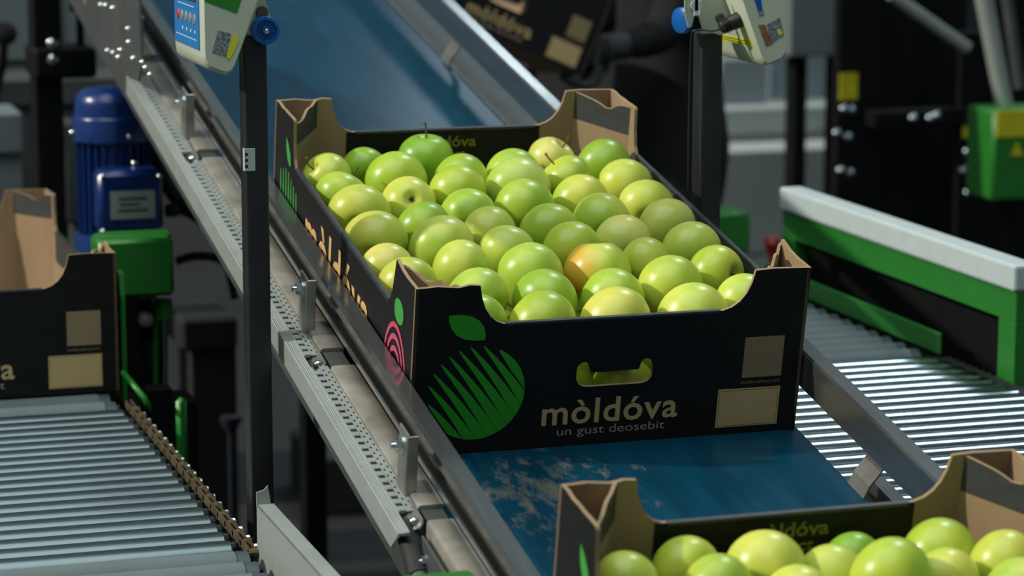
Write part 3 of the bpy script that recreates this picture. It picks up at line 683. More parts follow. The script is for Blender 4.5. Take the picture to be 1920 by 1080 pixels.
bm = bmesh.new(); box(bm, .953, .983, .580, .625, FLOOR, -.030, .001, 1); box(bm, .983, 1.16, .580, .583, -.3, -.004); hu = wpart('upright', bm, GREEN, sg)
bm = bmesh.new(); cyl(bm, (.992, .5785, -.020), (.992, .580, -.020), .008, 16); wpart('dark_hole_disc', bm, VOID, sg)  # dark disc put on for the shade inside a round hole
bm = bmesh.new(); box(bm, .953, .983, 1.275, 1.320, FLOOR, -.030, .001, 1); wpart('upright', bm, GREEN, sg)
bm = bmesh.new(); box(bm, .974, .980, .625, 1.275, -.25, -.0305); wpart('shade_sheet', bm, BLACKM, sg)  # black sheet added as the shade between the uprights
# ------------------------------------------------------------------ scale stands
def stand(x, y, s, ztop, label, extra=None):
    root = empty('scale_stand', label, 'post', loc=Vector((x, y, FLOOR)))
    bm = bmesh.new(); box(bm, x-s/2, x+s/2, y-s/2, y+s/2, FLOOR, ztop, .003, 3); wpart('post', bm, BLACKPT, root, smooth='auto')
    bm = bmesh.new(); box(bm, x-.05, x+.05, y-.05, y+.05, FLOOR, FLOOR+.006); wpart('foot_plate', bm, BLACKPT, root)
    return root
lx, ly = -.089, .25
ls = stand(lx, ly, .0245, at(479, 62, .25).z, 'black square post in front of the left guard rail carrying a scale display')
q = at(457, 300, ly-.0125); bm = bmesh.new(); box(bm, lx-.0127, lx-.002, ly-.0129, ly-.0122, q.z-.0115, q.z+.0115, .0003, 1); box(bm, lx-.0129, lx-.0122, ly-.0129, ly-.004, q.z-.0115, q.z+.0115)
wpart('white_tag', bm, WHITEP, ls, 'small white sticker wrapped on the corner')
bm = bmesh.new()
for k in range(3): box(bm, lx-.0125, lx-.0095, ly-.0132, ly-.0129, q.z-.008+k*.006, q.z-.005+k*.006)
wpart('tag_print', bm, BLACKPT, ls)
rx, ry = .462, .40
rs = stand(rx, ry, .0262, at(1320, 60, .40).z, 'black square post behind the full crate carrying the right scale display')
bm = bmesh.new(); q = at(1350, 270, ry); box(bm, rx+.0131, rx+.0150, ry-.004, ry+.004, q.z-.012, q.z+.012); wpart('latch', bm, BLACKPT, rs)
def indicator(sg_, x0, y0, y1, zb, label):
    """wedge-shaped weighing display: flat panel side at x0, slanted back; sg_=+1 body grows towards +x"""
    root = empty('scale_display', label, 'display', loc=Vector((x0, y0, zb)))
    H = .150
    prof = [(0, .018), (.001, .010), (.006, .004), (.016, .0), (.024, -.002), (.029, .001), (.033, .008), (.060, .075), (.062, .13), (.055, H), (.004, H), (0, H-.005)]
    bm = bmesh.new()
    P = [(x0+sg_*a, zb+b) for a, b in prof]; n = len(P)
    rings = []
    for yy, k in ((y0, .90), (y0+.003, .97), (y0+.008, 1), (y1-.008, 1), (y1, .94)):
        cxx = sum(p[0] for p in P)/n; czz = zb+H/2; rings.append([bm.verts.new((cxx+(px-cxx)*k, yy, czz+(pz-czz)*(k+(1-k)*.5))) for px, pz in P])
    for a, b in zip(rings, rings[1:]):
        for i in range(n): bm.faces.new([a[i], a[(i+1) % n], b[(i+1) % n], b[i]])
    bm.faces.new(rings[0]); bm.faces.new(rings[-1][::-1])
    wpart('housing', bm, CREAM, root, smooth='auto')
    return root
# left display: panel side faces left
e = at(381, 127, .19); IX, IY, IZ = e.x-.001, .185, at(420, 137, .19).z
li = indicator(1, IX, IY, IY+.150, IZ, 'cream scale display with blue keypad and blue knob at the top left')
bm = bmesh.new(); box(bm, IX-.0012, IX+.0002, IY+.014, IY+.138, IZ+.022, IZ+.125, .0003, 1); wpart('keypad_panel', bm, BPANEL, li)
bm = bmesh.new(); box(bm, IX-.0018, IX-.0010, IY+.024, IY+.105, IZ+.068, IZ+.118); wpart('display_window', bm, LCD, li)
for k in range(5):
    yy = IY+.118-k*.021; zz = IZ+.051
    bm = bmesh.new(); lathe(bm, [(0, .0012), (.005, .001), (.006, 0)], 14, Matrix.Translation((IX-.0010, yy, zz)) @ Matrix.Rotation(-PI/2, 4, 'Y'))
    wpart('button', bm, REDB if k == 0 else GREYB, li, 'red button' if k == 0 else None)
bm = bmesh.new()
for a, b, c, d in ((.118, .034, .0665, .0673), (.128, .024, .0345, .0353)): box(bm, IX-.0015, IX-.0011, IY+b, IY+a, IZ+c-.004, IZ+d-.004)
for k in range(4): box(bm, IX-.0015, IX-.0011, IY+.029+k*.021, IY+.034+k*.021, IZ+.037, IZ+.040)
wpart('keypad_marks', bm, WHITE, li)
def sticker(root, pix, Y, m, name, t=.0006):
    bm = bmesh.new(); a = [at(u, v, Y) for u, v in pix]
    f = [bm.verts.new(p) for p in a]; g = [bm.verts.new(p+Vector((0, t, 0))) for p in a]
    bm.faces.new(f); bm.faces.new(g[::-1])
    for i in range(len(a)): bm.faces.new([f[i], g[i], g[(i+1) % len(a)], f[(i+1) % len(a)]])
    return wpart(name, bm, m, root)
sticker(li, [(384, -16), (384, 2), (444, 25), (458, -16)], IY-.0007, STICKG, 'green_sticker')
sticker(li, [(409, 57), (400, 90), (398, 98), (424, 106), (433, 64), (424, 60)], IY-.0007, FOIL, 'foil_sticker')
sticker(li, [(437, 66), (446, 68), (447, 78), (437, 100), (430, 111), (425, 108), (427, 95), (434, 80)], IY-.0009, YEL, 'yellow_sticker')
bm = bmesh.new(); k0 = at(497, 57, ly-.022)
lathe(bm, [(0, .0070), (.004, .0070), (.005, .0040), (.0095, .0040), (.0105, .0065), (.0135, .0062), (.0143, .004), (.0143, -.004), (.012, -.005), (0, -.005)], 36, Matrix.Translation(k0) @ Matrix.Rotation(PI/2, 4, 'X'))
for k in range(12):
    a = 2*PI*k/12; box(bm, -.0004, .0004, .005, .0098, .0038, .0055, M=Matrix.Translation(k0) @ Matrix.Rotation(PI/2, 4, 'X') @ Matrix.Rotation(a, 4, 'Z'))
kn = wpart('knob', bm, KNOB, li, 'ribbed blue knob', 'auto')
bm = bmesh.new(); lathe(bm, [(0, .0085), (.0022, .008), (.0026, .0068)], 12, Matrix.Translation(k0) @ Matrix.Rotation(PI/2, 4, 'X')); wpart('knob_screw', bm, ZINC, li, smooth=True)
bm = bmesh.new(); yb = ly-.016; pb = [at(u, v, yb) for u, v in ((462, 58), (508, 66), (511, 40), (494, -10), (488, -40), (440, -40), (452, 20))]
plate(bm, [(p.x, p.z) for p in pb], .0022, Matrix.Translation((0, yb, 0))); wpart('bracket', bm, CREAMD, li)
bm = bmesh.new(); p = at(491, 23, yb); lathe(bm, [(0, .003), (.006, .003), (.0065, 0)], 14, Matrix.Translation(p) @ Matrix.Rotation(PI/2, 4, 'X')); wpart('bracket_plug', bm, GREYDK, li)
# right display: panel side faces away to the right
JY = .335; e = at(1478, 100, JY); JX, JZ = e.x, at(1440, 121, JY).z
ri = indicator(-1, JX, JY, JY+.155, JZ, 'cream scale display seen from the back at the top, right of the crate')
def slant(t, h):       # point on the slanted rear face (t along y, h height)
    prof = [(.033, .008), (.060, .075), (.062, .13)]
    for (a, b), (c, d) in zip(prof, prof[1:]):
        if h <= d: k = (h-b)/(d-b); return Vector((JX-(a+(c-a)*k)-.0006, JY+t, JZ+h))
def slanted(name, y0, y1, h0, h1, m, dh=0, off=0):
    bm = bmesh.new(); o_ = Vector((-off, 0, off*.3)); q = [slant(y0, h0+dh)+o_, slant(y1, h0)+o_, slant(y1, h1)+o_, slant(y0, h1+dh)+o_]
    f = [bm.verts.new(p) for p in q]; g = [bm.verts.new(p+Vector((.0006, 0, 0))) for p in q]; bm.faces.new(f); bm.faces.new(g[::-1])
    for i in range(4): bm.faces.new([f[i], g[i], g[(i+1) % 4], f[(i+1) % 4]])
    return wpart(name, bm, m, ri)
slanted('yellow_strip', .012, .14, .0185, .0265, YEL)
slanted('strip_print', .014, .14, .0205, .0213, BLACKPT, off=.0004); slanted('strip_print', .014, .14, .0235, .0243, BLACKPT, off=.0004)
for k, (t, h) in enumerate(((.045, .05), (.06, .078), (.035, .085))): slanted('moulded_slot', t, t+.02, h, h+.0012, GREYDK)
sticker(ri, [(1438, 46), (1462, 33), (1470, 66), (1448, 80)], JY-.0007, FOIL, 'foil_sticker'); sticker(ri, [(1422, 47), (1434, 46), (1450, 82), (1437, 87)], JY-.0008, FOILC, 'copper_sticker')
sticker(ri, [(1457, 56), (1464, 54), (1467, 64), (1460, 66)], JY-.0011, YEL, 'yellow_mark')
sticker(ri, [(1414, -4), (1426, -8), (1430, 20), (1422, 22)], JY-.0007, KNOB, 'blue_socket'); sticker(ri, [(1422, 22), (1431, 19), (1433, 28), (1424, 31)], JY-.0007, FOIL, 'socket_screw')
bm = bmesh.new()
for pts in ([(1284, -30), (1284, 25), (1291, 52), (1296, 50), (1305, 20), (1310, -30)],):
    q = [at(u, v, ry-.03) for u, v in pts]; plate(bm, [(p.x, p.z) for p in q], .0022, Matrix.Translation((0, ry-.03, 0)))
wpart('bracket', bm, CREAMD, ri)
bm = bmesh.new(); q = [at(u, v, ry-.018) for u, v in ((1311, 32), (1317, 54), (1350, 66), (1372, 60), (1368, 28), (1358, -30), (1318, -30))]; plate(bm, [(p.x, p.z) for p in q], .0022, Matrix.Translation((0, ry-.018, 0))); wpart('bracket', bm, CREAMD, ri)
bm = bmesh.new(); p = at(1350, 34, ry-.018); lathe(bm, [(0, .001), (.003, .0012), (.004, .0012), (.006, 0)], 16, Matrix.Translation(p) @ Matrix.Rotation(PI/2, 4, 'X')); wpart('bracket_plug', bm, GREYDK, ri)
bm = bmesh.new(); p = at(1306, 10, ry-.033); box(bm, p.x-.003, p.x+.003, p.y, p.y+.002, p.z-.012, p.z+.008, .001, 1); cyl(bm, p, p+Vector((0, .002, 0)), .0065, 14); wpart('wing_screw', bm, WHITEP, ri)
bm = bmesh.new(); k0 = at(1280, 38, ry-.01); lathe(bm, [(0, .006), (.010, .006), (.0143, .004), (.0143, -.004), (.011, -.005), (0, -.005)], 30, Matrix.Translation(k0) @ Matrix.Rotation(R(-70), 4, 'Z') @ Matrix.Rotation(PI/2, 4, 'X')); wpart('knob', bm, KNOB, ri, 'blue knob', 'auto')
cb = empty('power_cable', 'thin black cable with a ribbed ferrite barrel hanging by the right scale display', 'cable', loc=at(1352, 55, ry-.035))
bm = bmesh.new(); tube(bm, [at(1412, -20, ry-.03), at(1411, 6, ry-.035), at(1400, 22, ry-.04), at(1388, 33, ry-.04)], .0011, 8); wpart('cord', bm, CABLE, cb, smooth=True)
bm = bmesh.new(); tube(bm, [at(1352, 54, ry-.038), at(1335, 58, ry-.034), at(1312, 56, ry-.030), at(1298, 60, ry-.024), at(1296, 75, ry-.022), at(1294, 120, ry-.02), at(1291, 260, ry-.02), at(1290, 390, ry-.02)], .0011, 8); wpart('cord', bm, CABLE, cb, smooth=True)
bm = bmesh.new(); a, b = at(1350, 52, ry-.040), at(1388, 36, ry-.042); d = (b-a); Lf = d.length; rf = .0086
prof = [(0, 0), (rf*.55, 0), (rf*.75, Lf*.06)]
for k in range(4): prof += [(rf*.82, Lf*(.10+.09*k)), (rf*.95, Lf*(.13+.09*k)), (rf*.82, Lf*(.16+.09*k))]
prof += [(rf, Lf*.5), (rf*.96, Lf*.52), (rf, Lf*.58), (rf*1.06, Lf*.95), (rf*.8, Lf), (rf*.45, Lf), (rf*.4, Lf*.93), (0, Lf*.93)]
lathe(bm, prof, 24, Matrix.Translation(a) @ d.to_track_quat('Z', 'Y').to_matrix().to_4x4()); wpart('ferrite_barrel', bm, CABLE, cb, smooth='auto')
# ------------------------------------------------------------------ machinery beside and behind
def free(name, label, cat, origin): return empty(name, label, cat, loc=Vector(origin))
def pbox(u0, v0, u1, v1, Y, d, bm=None, bev=.002, mi=0):          # box whose front face spans two sighted points on the plane y = Y
    vm = (max(v0, 0)+min(v1, 600))/2; bm = bm or bmesh.new(); x0, x1 = at(u0, vm, Y).x, at(u1, vm, Y).x; z1, z0 = at(u0, v0, Y).z, at(u0, v1, Y).z; z0 = max(z0, FLOOR); box(bm, x0, x1, Y, Y+d, z0, z1, bev, 1, mi=mi); return bm
# blue gear motor
MY = 1.52; c = at(216, 300, MY+.06); top = at(216, 163, MY+.06).z; rM = .0585
mo = free('electric_motor', 'blue electric motor with finned body and terminal box left of the belt conveyor', 'motor', (c.x, MY+.06, top-.26))
X_, Y_ = c.x, MY+.06
bm = bmesh.new(); lathe(bm, [(0, top), (rM*.72, top-.001), (rM*.93, top-.010), (rM*.99, top-.022), (rM, top-.040), (rM*1.03, top-.042), (rM*1.05, top-.045), (rM*1.05, top-.077), (rM*1.0, top-.079), (0, top-.079)], 48, Matrix.Translation((X_, Y_, 0)))
wpart('fan_cowl', bm, BLUEP, mo, smooth='auto')
bm = bmesh.new(); cyl(bm, (X_, Y_, top-.22), (X_, Y_, top-.079), rM*.86, 32)
wpart('stator_body', bm, BLUEP, mo, smooth='auto')
ff = None
for k in range(28):
    a = 2*PI*k/28
    if ff is None:
        bm = bmesh.new(); box(bm, rM*.84, rM*.99, -.0012, .0012, -.135, 0); ff = obj('cooling_fin', bm, BLUEP, mo); f = ff
    else: f = ff.copy(); COL.objects.link(f)
    f.parent = mo; f.matrix_world = Matrix.Translation((X_, Y_, top-.082)) @ Matrix.Rotation(a, 4, 'Z'); f.matrix_parent_inverse = Matrix.Identity(4); f.matrix_basis = mo.matrix_world.inverted() @ (Matrix.Translation((X_, Y_, top-.082)) @ Matrix.Rotation(a, 4, 'Z'))
bm = bmesh.new(); lathe(bm, [(0, top-.215), (rM*1.05, top-.215), (rM*1.1, top-.235), (rM*1.1, top-.26), (0, top-.26)], 40, Matrix.Translation((X_, Y_, 0))); wpart('end_flange', bm, BLUEP, mo, smooth='auto')
bm = bmesh.new(); box(bm, X_-.05, X_+.05, Y_-.05, Y_+.05, FLOOR, top-.26, .004, 1); wpart('gear_housing', bm, BLACKM, mo)
for u, v, Y in ((136, 249, MY+.02), (242, 257, MY), (252, 306, MY)):
    bm = bmesh.new(); p = at(u, v, Y); lathe(bm, [(0, .004), (.003, .003), (.0045, 0)], 12, Matrix.Translation(p) @ Matrix.Rotation(PI/2, 4, 'X')); wpart('screw', bm, ZINC, mo, smooth=True)
TY = MY-.055
bm = pbox(185, 322, 307, 440, TY, .055, bev=.008); tb = wpart('terminal_box', bm, BLUEP, mo, smooth='auto')
bm = pbox(190, 328, 302, 434, TY-.004, .006, bev=.003)
wpart('box_lid', bm, BLUEP, mo, smooth='auto')
bm = pbox(208, 360, 291, 412, TY-.006, .0022, bev=0); wpart('name_plate', bm, PLATE, mo, 'pale metal name plate')
bm = bmesh.new()
for k, (a, b) in enumerate(((222, 275), (225, 262), (222, 278))): p, q = at(a, 371+k*11, TY-.007), at(b, 373+k*11, TY-.007); box(bm, p.x, q.x, TY-.0068, TY-.006, q.z, p.z)
wpart('name_plate_print', bm, GREYDK, mo)
for u, v in ((193, 331), (299, 331), (194, 434), (299, 434)):
    bm = bmesh.new(); p = at(u, v, TY-.004); lathe(bm, [(0, .003), (.003, .0025), (.004, 0)], 12, Matrix.Translation(p) @ Matrix.Rotation(PI/2, 4, 'X')); wpart('screw', bm, ZINC, mo, smooth=True)
bm = bmesh.new(); p = at(310, 395, TY+.02); cyl(bm, p, p+Vector((.018, 0, 0)), .010, 12, bev=.002); wpart('cable_gland', bm, CABLE, mo, smooth='auto')
# black hoses looping under the conveyor
for pts, r, lab in (([(325, 395), (350, 400), (385, 425), (420, 480), (440, 560)], .006, 'thick black hose curving from the motor box towards the conveyor'),
                    ([(265, 205), (285, 270), (310, 340), (345, 385), (400, 410), (440, 440)], .012, 'fat black hose hugging the conveyor underside above the motor box'),
                    ([(330, 490), (370, 480), (420, 490), (445, 540)], .007, 'black hose loop right of the green housing')):
    bm = bmesh.new(); tube(bm, [at(u, v, 1.62) for u, v in pts], r, 10); tag(obj('hose', bm, CABLE, smooth=True), lab, 'hose')
# green pneumatic stop unit
GY = 1.05
gu = free('stop_unit', 'green housing on chrome rods behind the empty left crate', 'machine', at(255, 740, GY+.03))
bm = pbox(186, 452, 327, 562, GY, .07, bev=.005); wpart('housing', bm, GREEN, gu, smooth='auto')
bm = pbox(190, 443, 322, 453, GY+.03, .04, bev=.002); wpart('lid', bm, GREEN, gu)
bm = bmesh.new(); p, q = at(306, 562, GY+.03), at(306, 760, GY+.03); cyl(bm, q, p, .0065, 16); wpart('chrome_rod', bm, CHROME, gu, smooth='auto')
bm = bmesh.new(); cyl(bm, at(308, 600, GY+.03), at(308, 560, GY+.03), .011, 16, bev=.002); wpart('rod_collar', bm, GREEN, gu, smooth='auto')
bm = pbox(286, 562, 297, 760, GY+.045, .01); wpart('guide_rail', bm, GREEND, gu)
bm = pbox(265, 600, 277, 760, GY+.05, .01); bmesh.ops.translate(bm, vec=(0, 0, 0), verts=bm.verts); wpart('rear_post', bm, BLACKM, gu)
bm = bmesh.new(); lathe(bm, [(0, .012), (.008, .011), (.011, .006), (.011, 0)], 14, Matrix.Translation(at(272, 598, GY+.04)) @ Matrix.Rotation(PI/2, 4, 'X')); wpart('valve_cap', bm, ALU, gu, smooth=True)
bm = pbox(262, 562, 300, 640, GY+.06, .02); wpart('valve_block', bm, BLACKM, gu)
p = at(300, 760, GY); bm = bmesh.new(); box(bm, p.x-.05, p.x+.05, GY, GY+.08, FLOOR, p.z+.002); wpart('stand', bm, BLACKM, gu)
bm = bmesh.new(); p, q = at(233, 508, .87), at(243, 745, .87); box(bm, -.128, -.121, .86, 1.44, q.z-.005, p.z-.03, .003, 2); plate(bm, [(.86, p.z-.03), (.90, p.z-.03), (.89, p.z-.008), (.88, p.z), (.868, p.z-.003)], .006, Matrix.Translation((-.122, 0, 0)) @ Matrix.Rotation(PI/2, 4, 'Z'))
tag(obj('side_guide', bm, GREEND), 'thin green side guide plate along the right wall of the empty crate', 'guide')
bm = bmesh.new(); a, b, c2, d = at(240, 690, .83), at(252, 745, .83), at(290, 775, .82), at(236, 700, .85); tube(bm, [at(230, 698, .84), at(270, 745, .80), at(282, 770, .80)], .004, 8, res=1)
tag(obj('stay_rod', bm, GREEND, smooth=True), 'slanted green stay rod at the far end of the drive chain', 'rod')
bm = pbox(329, 748, 350, 900, .80, .012, bev=.005); tag(obj('green_post', bm, GREEND, smooth='auto'), 'short dark green post with rounded top beside the drive chain', 'post')
p = at(339, 900, .80); bm = bmesh.new(); box(bm, p.x-.008, p.x+.008, .802, .81, FLOOR, p.z); o_ = obj('post_foot', bm, BLACKM, bpy.data.objects['green_post'])
bm = pbox(270, 730, 322, 860, .93, .03); tag(obj('black_bracket', bm, BLACKM), 'black angle bracket between the chain and the short green post', 'bracket')
# black column with cross block (upper left)
BY = 2.3; bc = free('machine_column', 'blurred black machine column with cross block at the upper left', 'column', (at(95, 300, BY).x, BY, FLOOR))
bm = pbox(70, -80, 122, 2200, BY, .07); wpart('column', bm, BLACKM, bc)
bm = pbox(64, 92, 182, 150, BY-.03, .12, bev=.006); wpart('cross_block', bm, BLACKM, bc)
bm = pbox(136, -60, 160, 24, BY, .04); pbox(146, 24, 158, 92, BY+.01, .02, bm); wpart('hanger', bm, BLACKM, bc)
for v in (82, 112): bm = bmesh.new(); lathe(bm, [(0, .005), (.007, .004), (.010, 0)], 14, Matrix.Translation(at(99, v, BY-.03)+Vector((0, 0, 0))) @ Matrix.Rotation(PI/2, 4, 'X')); wpart('bolt', bm, ZINC, bc, smooth=True)
def panel(u0, v0, u1, v1, Y, d, m, name, label, cat, ext=True):
    bm = pbox(u0, v0, u1, v1, Y, d, bev=.006)
    if ext:
        z = min(v.co.z for v in bm.verts)
        if z > FLOOR: a, b = at(u0, 0, Y).x, at(u1, 0, Y).x; box(bm, a+.01, b-.01, Y+.02, Y+d-.01, FLOOR, z+.001)
    return tag(obj(name, bm, m), label, cat)
panel(-40, -60, 66, 118, 3.4, .3, GREYCAB, 'grey_cabinet', 'blurred grey cabinet at the top left corner', 'cabinet')
panel(122, -60, 205, 150, 3.6, .3, GREYCAB, 'grey_cabinet', 'blurred grey cabinet right of the black machine column', 'cabinet')
panel(-60, 150, 250, 205, 3.0, .15, GREYDK, 'cross_beam', 'dull grey cross beam behind the black column and the motor', 'beam')
panel(-30, 212, 44, 292, 2.7, .15, GREYCAB, 'drum_guard', 'pale grey guard left of the black column', 'guard')
panel(120, 230, 150, 420, 2.9, .1, GREYDK, 'grey_upright', 'dull grey upright between the black column and the motor', 'post')
bm = bmesh.new(); p = at(8, 66, 2.9); lathe(bm, [(0, 0), (.020, .004), (.024, .012), (.018, .018), (0, .020)], 20, Matrix.Translation(p) @ Matrix.Rotation(R(70), 4, 'X')); tube(bm, [p+Vector((0, .01, 0)), p+Vector((-.005, .02, -.06)), p+Vector((-.03, .03, -.16)), Vector((p.x-.03, p.y+.03, FLOOR))], .011, 10, res=1)
tag(obj('hand_lever', bm, BLACKM, smooth=True), 'blurred black round-headed lever at the far upper left', 'lever')
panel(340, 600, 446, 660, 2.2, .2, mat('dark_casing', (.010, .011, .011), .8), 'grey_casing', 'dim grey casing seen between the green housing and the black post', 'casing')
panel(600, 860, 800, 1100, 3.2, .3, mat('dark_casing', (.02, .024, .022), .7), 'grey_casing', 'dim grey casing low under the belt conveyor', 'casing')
bm = bmesh.new(); p = at(433, 790, 1.9); cyl(bm, (p.x, 1.9, FLOOR), (p.x, 1.9, p.z), .006, 12); lathe(bm, [(.006, -.02), (.018, 0), (.018, .008), (.0, .012)], 12, Matrix.Translation(p)); tag(obj('blue_stand', bm, mat('dark_blue_paint', (.002, .004, .016), .8), smooth='auto'), 'dark blue stand rod in the gloom left of the black post', 'stand')
# small green switch box at the bottom edge
bm = bmesh.new(); q = at(815, 1072, -.40); box(bm, q.x-.030, q.x+.030, -.45, -.40, q.z-.08, q.z, .004, 2); tag(obj('green_box', bm, GREEN, smooth='auto'), 'green box top peeking in at the bottom edge beside the guard rail', 'box')
# ---- right background
panel(1480, -80, 1582, 108, 4.2, .5, GREYCAB, 'grey_cabinet', 'blurred pale grey cabinet at the top, right of the scale display', 'cabinet', False)
bm = pbox(1486, 100, 1510, 2300, 4.3, .06); tag(obj('cabinet_leg', bm, BLACKM), 'black leg under the pale grey cabinet at the upper right', 'leg')
bm = pbox(1560, 100, 1574, 2300, 4.3, .06); tag(obj('cabinet_leg', bm, BLACKM), 'black leg close to the dark machine frame at the upper right', 'leg')
DULLZINC = mat('dull_zinc', (.22, .27, .30), .35, 1)
PARTN = mat('blue_grey_partition', (.28, .33, .36), .6, var=.06, vscale=3)
GW = mat('lit_grey_panel', (.42, .46, .44), .6, var=.08, vscale=3)
panel(1350, 110, 1440, 250, 5.6, .1, PARTN, 'partition_panel', 'blurred blue grey partition panel right of the worker', 'panel')
panel(1440, 100, 1590, 210, 5.7, .1, PARTN, 'partition_panel', 'blurred blue grey partition panel behind the cabinet leg', 'panel')
panel(1330, 205, 1590, 255, 5.5, .2, GW, 'grey_sill', 'blurred light grey ledge behind the black cabinet legs', 'ledge')
panel(1330, 285, 1590, 480, 5.3, .2, GW, 'lit_floor_panel', 'blurred pale panel standing for lit floor behind the green box and cabinet legs', 'block')  # pale panel added in place of the lit stretch of floor
mf = free('machine_frame', 'dark sorting machine frame with yellow stickers and bolts at the upper right', 'machine', (at(1700, 300, 3.2).x, 3.2, FLOOR))
for (a, b, c2, d, Y, dd) in ((1568, -80, 1650, 2600, 3.2, .03), (1640, -80, 1712, 2600, 3.26, .03), (1704, -80, 1806, 2600, 3.36, .03), (1795, 60, 1866, 2600, 3.15, .03), (1856, -80, 2080, 2600, 3.5, .03)):
    bm = pbox(a, b, c2, d, Y, dd); wpart('frame_member', bm, BLACKM, mf)
bm = pbox(1640, 210, 1860, 240, 3.12, .05); wpart('cross_bar', bm, BLACKM, mf)
def round_bolt(u, v, Y, r, root, m=None):
    bm = bmesh.new(); lathe(bm, [(0, r*1.1), (r*.6, r*.9), (r, 0)], 12, Matrix.Translation(at(u, v, Y)) @ Matrix.Rotation(PI/2, 4, 'X')); wpart('bolt', bm, m or DULLZINC, root, smooth=True)
for u, v in ((1583, 205), (1597, 207), (1570, 250), (1591, 258), (1577, 320), (1595, 325), (1713, 222), (1745, 222), (1757, 217), (1815, 285), (1852, 278), (1806, 320), (1818, 312), (1845, 320), (1855, 335), (1816, 362), (1850, 345)): round_bolt(u, v, 3.1, .011, mf)
bm = pbox(1716, 160, 1734, 192, 3.43, .01, bev=.004); wpart('white_oval', bm, CREAM, mf)
bm = pbox(1575, 138, 1608, 188, 3.19, .004, bev=0); wpart('warning_sticker', bm, YELD, mf, 'yellow sticker')
bm = pbox(1806, 207, 1842, 258, 3.13, .004, bev=0); wpart('warning_sticker', bm, YELD, mf, 'yellow sticker')
bm = bmesh.new(); cyl(bm, at(1668, -12, 2.95), at(1816, 92, 2.95), .014, 14, bev=.003); tag(obj('pipe', bm, ALU, smooth='auto'), 'pale diagonal metal pipe crossing the dark machine at the upper right', 'pipe')
bm = bmesh.new(); cyl(bm, at(1834, -60, 2.6), at(1886, 212, 2.6), .019, 14, bev=.003); tag(obj('pole', bm, ALU, smooth='auto'), 'pale grey leaning pole rising from the green box at the right', 'pole')
bm = bmesh.new(); cyl(bm, at(1880, -60, 3.0), at(1912, 165, 3.0), .013, 14); tag(obj('pole', bm, GREYDK, smooth='auto'), 'dim thin leaning pole at the top right corner', 'pole')
gb = free('control_box', 'green control box with yellow label at the right edge', 'box', at(1920, 480, 2.5))
bm = pbox(1862, 208, 1990, 378, 2.5, .12, bev=.006); wpart('housing', bm, GREEN, gb, smooth='auto')
bm = pbox(1870, 208, 1985, 258, 2.497, .003, bev=0); wpart('yellow_label', bm, YELD, gb)
bm = bmesh.new(); plate(bm, [(p.x, p.z) for p in (at(1897, 292, 2.496), at(1918, 292, 2.496), at(1908, 266, 2.496))], .003, Matrix.Translation((0, 2.496, 0))); wpart('warning_triangle', bm, YELD, gb)
for a, b in ((1884, 1902), (1940, 1960)):
    bm = pbox(a, 376, b, 2600, 2.55, .04)
    for v in bm.verts: v.co.z = max(v.co.z, FLOOR)
    wpart('leg', bm, BLACKM, gb)
# green block and red knob just behind the full crate
bm = pbox(1340, 402, 1407, 476, 2.05, .10, bev=.004); gk = tag(obj('green_block', bm, GREEN, smooth='auto'), 'small green block behind the right wall of the full crate', 'block')
p = at(1370, 476, 2.05); bm = bmesh.new(); box(bm, p.x-.015, p.x+.015, 2.08, 2.11, FLOOR, p.z+.002); obj('support', bm, BLACKM, gk)
bm = bmesh.new(); p = at(1448, 462, 2.3); lathe(bm, [(0, .02), (.012, .018), (.017, .008), (.012, -.004), (.006, -.02), (.006, FLOOR-p.z)], 18, Matrix.Translation(p)); tag(obj('red_knob', bm, REDP, smooth='auto'), 'blurred red knob beside the green block', 'knob')
# purple bin seen between belt and right guard rail
bm = bmesh.new(); a = at(925, 215, 2.3); box(bm, a.x-.06, a.x+.07, 2.3, 2.42, a.z-.04, a.z+.09, .006, 1); box(bm, a.x-.05, a.x+.06, 2.31, 2.41, FLOOR, a.z-.04, mi=1)
tag(obj('purple_bin', bm, [PURPLE, BLACKM]), 'dark purple bin between the belt and the right guard rail', 'bin')
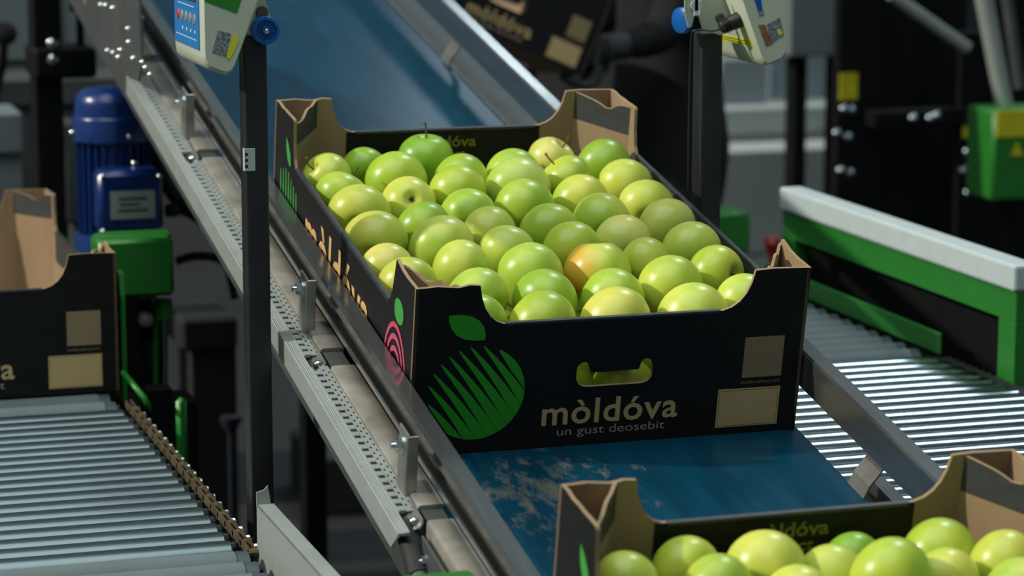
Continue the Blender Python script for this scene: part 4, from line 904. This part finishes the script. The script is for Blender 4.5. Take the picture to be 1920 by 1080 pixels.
# ------------------------------------------------------------------ worker
def worker():
    yw = 2.88; hip = at(1262, 262, yw); hx_, hz = hip.x, -.02
    V = {}; E = []; Rr = {}
    def n(k, p, r, par=None, r2=None):
        V[k] = Vector(p); Rr[k] = (r, r2 or r)
        if par: E.append((par, k))
    n('pelvis', (hx_, yw, hz), .150, None, .125); n('waist', (hx_-.01, yw, hz+.14), .130, 'pelvis', .105)
    n('chest', (hx_-.02, yw, hz+.33), .150, 'waist', .12); n('neckb', (hx_-.035, yw, hz+.50), .085, 'chest', .075); n('neck', (hx_-.05, yw, hz+.56), .052, 'neckb')
    n('jaw', (hx_-.085, yw, hz+.63), .062, 'neck'); n('skull', (hx_-.080, yw, hz+.72), .088, 'jaw'); n('crown', (hx_-.07, yw, hz+.79), .062, 'skull')
    for s, d in ((-1, 'n'), (1, 'f')):
        n('hip'+d, (hx_, yw+s*.085, hz-.06), .105, 'pelvis'); n('knee'+d, (hx_+(-.05 if s < 0 else .06), yw+s*.10, hz-.44), .066, 'hip'+d)
        n('ankle'+d, (hx_+(-.03 if s < 0 else .12), yw+s*.11, FLOOR+.10), .042, 'knee'+d); n('toe'+d, (hx_+(-.17 if s < 0 else -.02), yw+s*.12, FLOOR+.04), .036, 'ankle'+d)
        n('sho'+d, (hx_-.02, yw+s*.17, hz+.44), .062, 'chest'); n('elb'+d, (hx_-.10, yw+s*.20-.03, hz+.18), .046, 'sho'+d)
    P = HM @ Vector((W+.006, .03, .05)); Q = HM @ Vector((W+.006, .40, .05))
    n('wrn', P+Vector((.07, -.0, .01)), .030, 'elbn'); n('wrf', Q+Vector((.07, 0, .01)), .030, 'elbf')
    keys = list(V); me = bpy.data.meshes.new('worker_skin'); me.from_pydata([V[k] for k in keys], [(keys.index(a), keys.index(b)) for a, b in E], [])
    o = bpy.data.objects.new('tmp', me); COL.objects.link(o); sk = o.modifiers.new('s', 'SKIN'); ss = o.modifiers.new('d', 'SUBSURF'); ss.levels = 2
    for i, k in enumerate(keys): me.skin_vertices[0].data[i].radius = Rr[k]; me.skin_vertices[0].data[i].use_root = (k == 'pelvis')
    m2 = bpy.data.meshes.new_from_object(o.evaluated_get(bpy.context.evaluated_depsgraph_get())); bpy.data.objects.remove(o)
    m2.name = 'worker'; m2.materials.clear(); m2.materials.append(CLOTH); m2.materials.append(SKIN); m2.materials.append(VOID)
    for p in m2.polygons:
        p.use_smooth = True
        p.material_index = 1 if p.center.z > hz+.55 else (2 if p.center.z < FLOOR+.09 else 0)
    for v in m2.vertices: v.co.z = max(v.co.z, FLOOR+.001)
    body = bpy.data.objects.new('person', m2); COL.objects.link(body)
    tag(body, 'worker in black work clothes standing behind the belt holding a tilted crate', 'person')
    for side, wr, pal in ((1, V['wrn'], P), (-1, V['wrf'], Q)):
        bm = bmesh.new(); tube(bm, [wr+Vector((.01, 0, 0)), wr+Vector((-.035, 0, -.004)), pal+Vector((.012, 0, -.03))], .026, 12, res=3)
        for k, ln in enumerate((.060, .070, .074, .066)):
            y = pal.y+(-.030+k*.020)
            b0 = Vector((pal.x+.012, y, pal.z-.025)); tube(bm, [b0, b0+Vector((-.008, 0, -.028)), b0+Vector((-.035, 0, -.036)), b0+Vector((-.035-ln*.35, 0, -.020))], .0088, 8, res=3)
        t0 = pal+Vector((.020, -.034, -.01)); tube(bm, [t0, t0+Vector((-.004, -.018, .02)), t0+Vector((-.008, -.022, .048))], .010, 8, res=3)
        obj('glove', bm, GLOVE, body, True)
    bm = bmesh.new(); hc = V['skull']; lathe(bm, [(0, .085), (.05, .075), (.085, .04), (.095, 0), (.09, -.05), (.06, -.075)], 20, Matrix.Translation(hc+Vector((.014, 0, .022)))); obj('cap', bm, CLOTH, body, True)
    for s in (-1, 1):
        bm = bmesh.new(); lathe(bm, [(0, .004), (.006, .003), (.008, 0)], 10, Matrix.Translation(hc+Vector((-.085, s*.032, -.01))) @ Matrix.Rotation(-PI/2, 4, 'Y')); obj('eye', bm, WHITE, body, True)
        bm = bmesh.new(); lathe(bm, [(0, .016), (.016, .012), (.026, 0), (.016, -.004)], 12, Matrix.Translation(hc+Vector((.0, s*.085, -.02))) @ Matrix.Rotation(-s*PI/2, 4, 'X')); obj('ear', bm, SKIN, body, True)
    bm = bmesh.new(); tube(bm, [hc+Vector((-.082, 0, .0)), hc+Vector((-.105, 0, -.03)), hc+Vector((-.088, 0, -.038))], .010, 8, res=3); obj('nose', bm, SKIN, body, True)
    bm = bmesh.new(); tube(bm, [hc+Vector((-.080, -.022, -.068)), hc+Vector((-.090, 0, -.066)), hc+Vector((-.080, .022, -.068))], .005, 8, res=3); obj('mouth', bm, PPRINT, body, True)
worker()
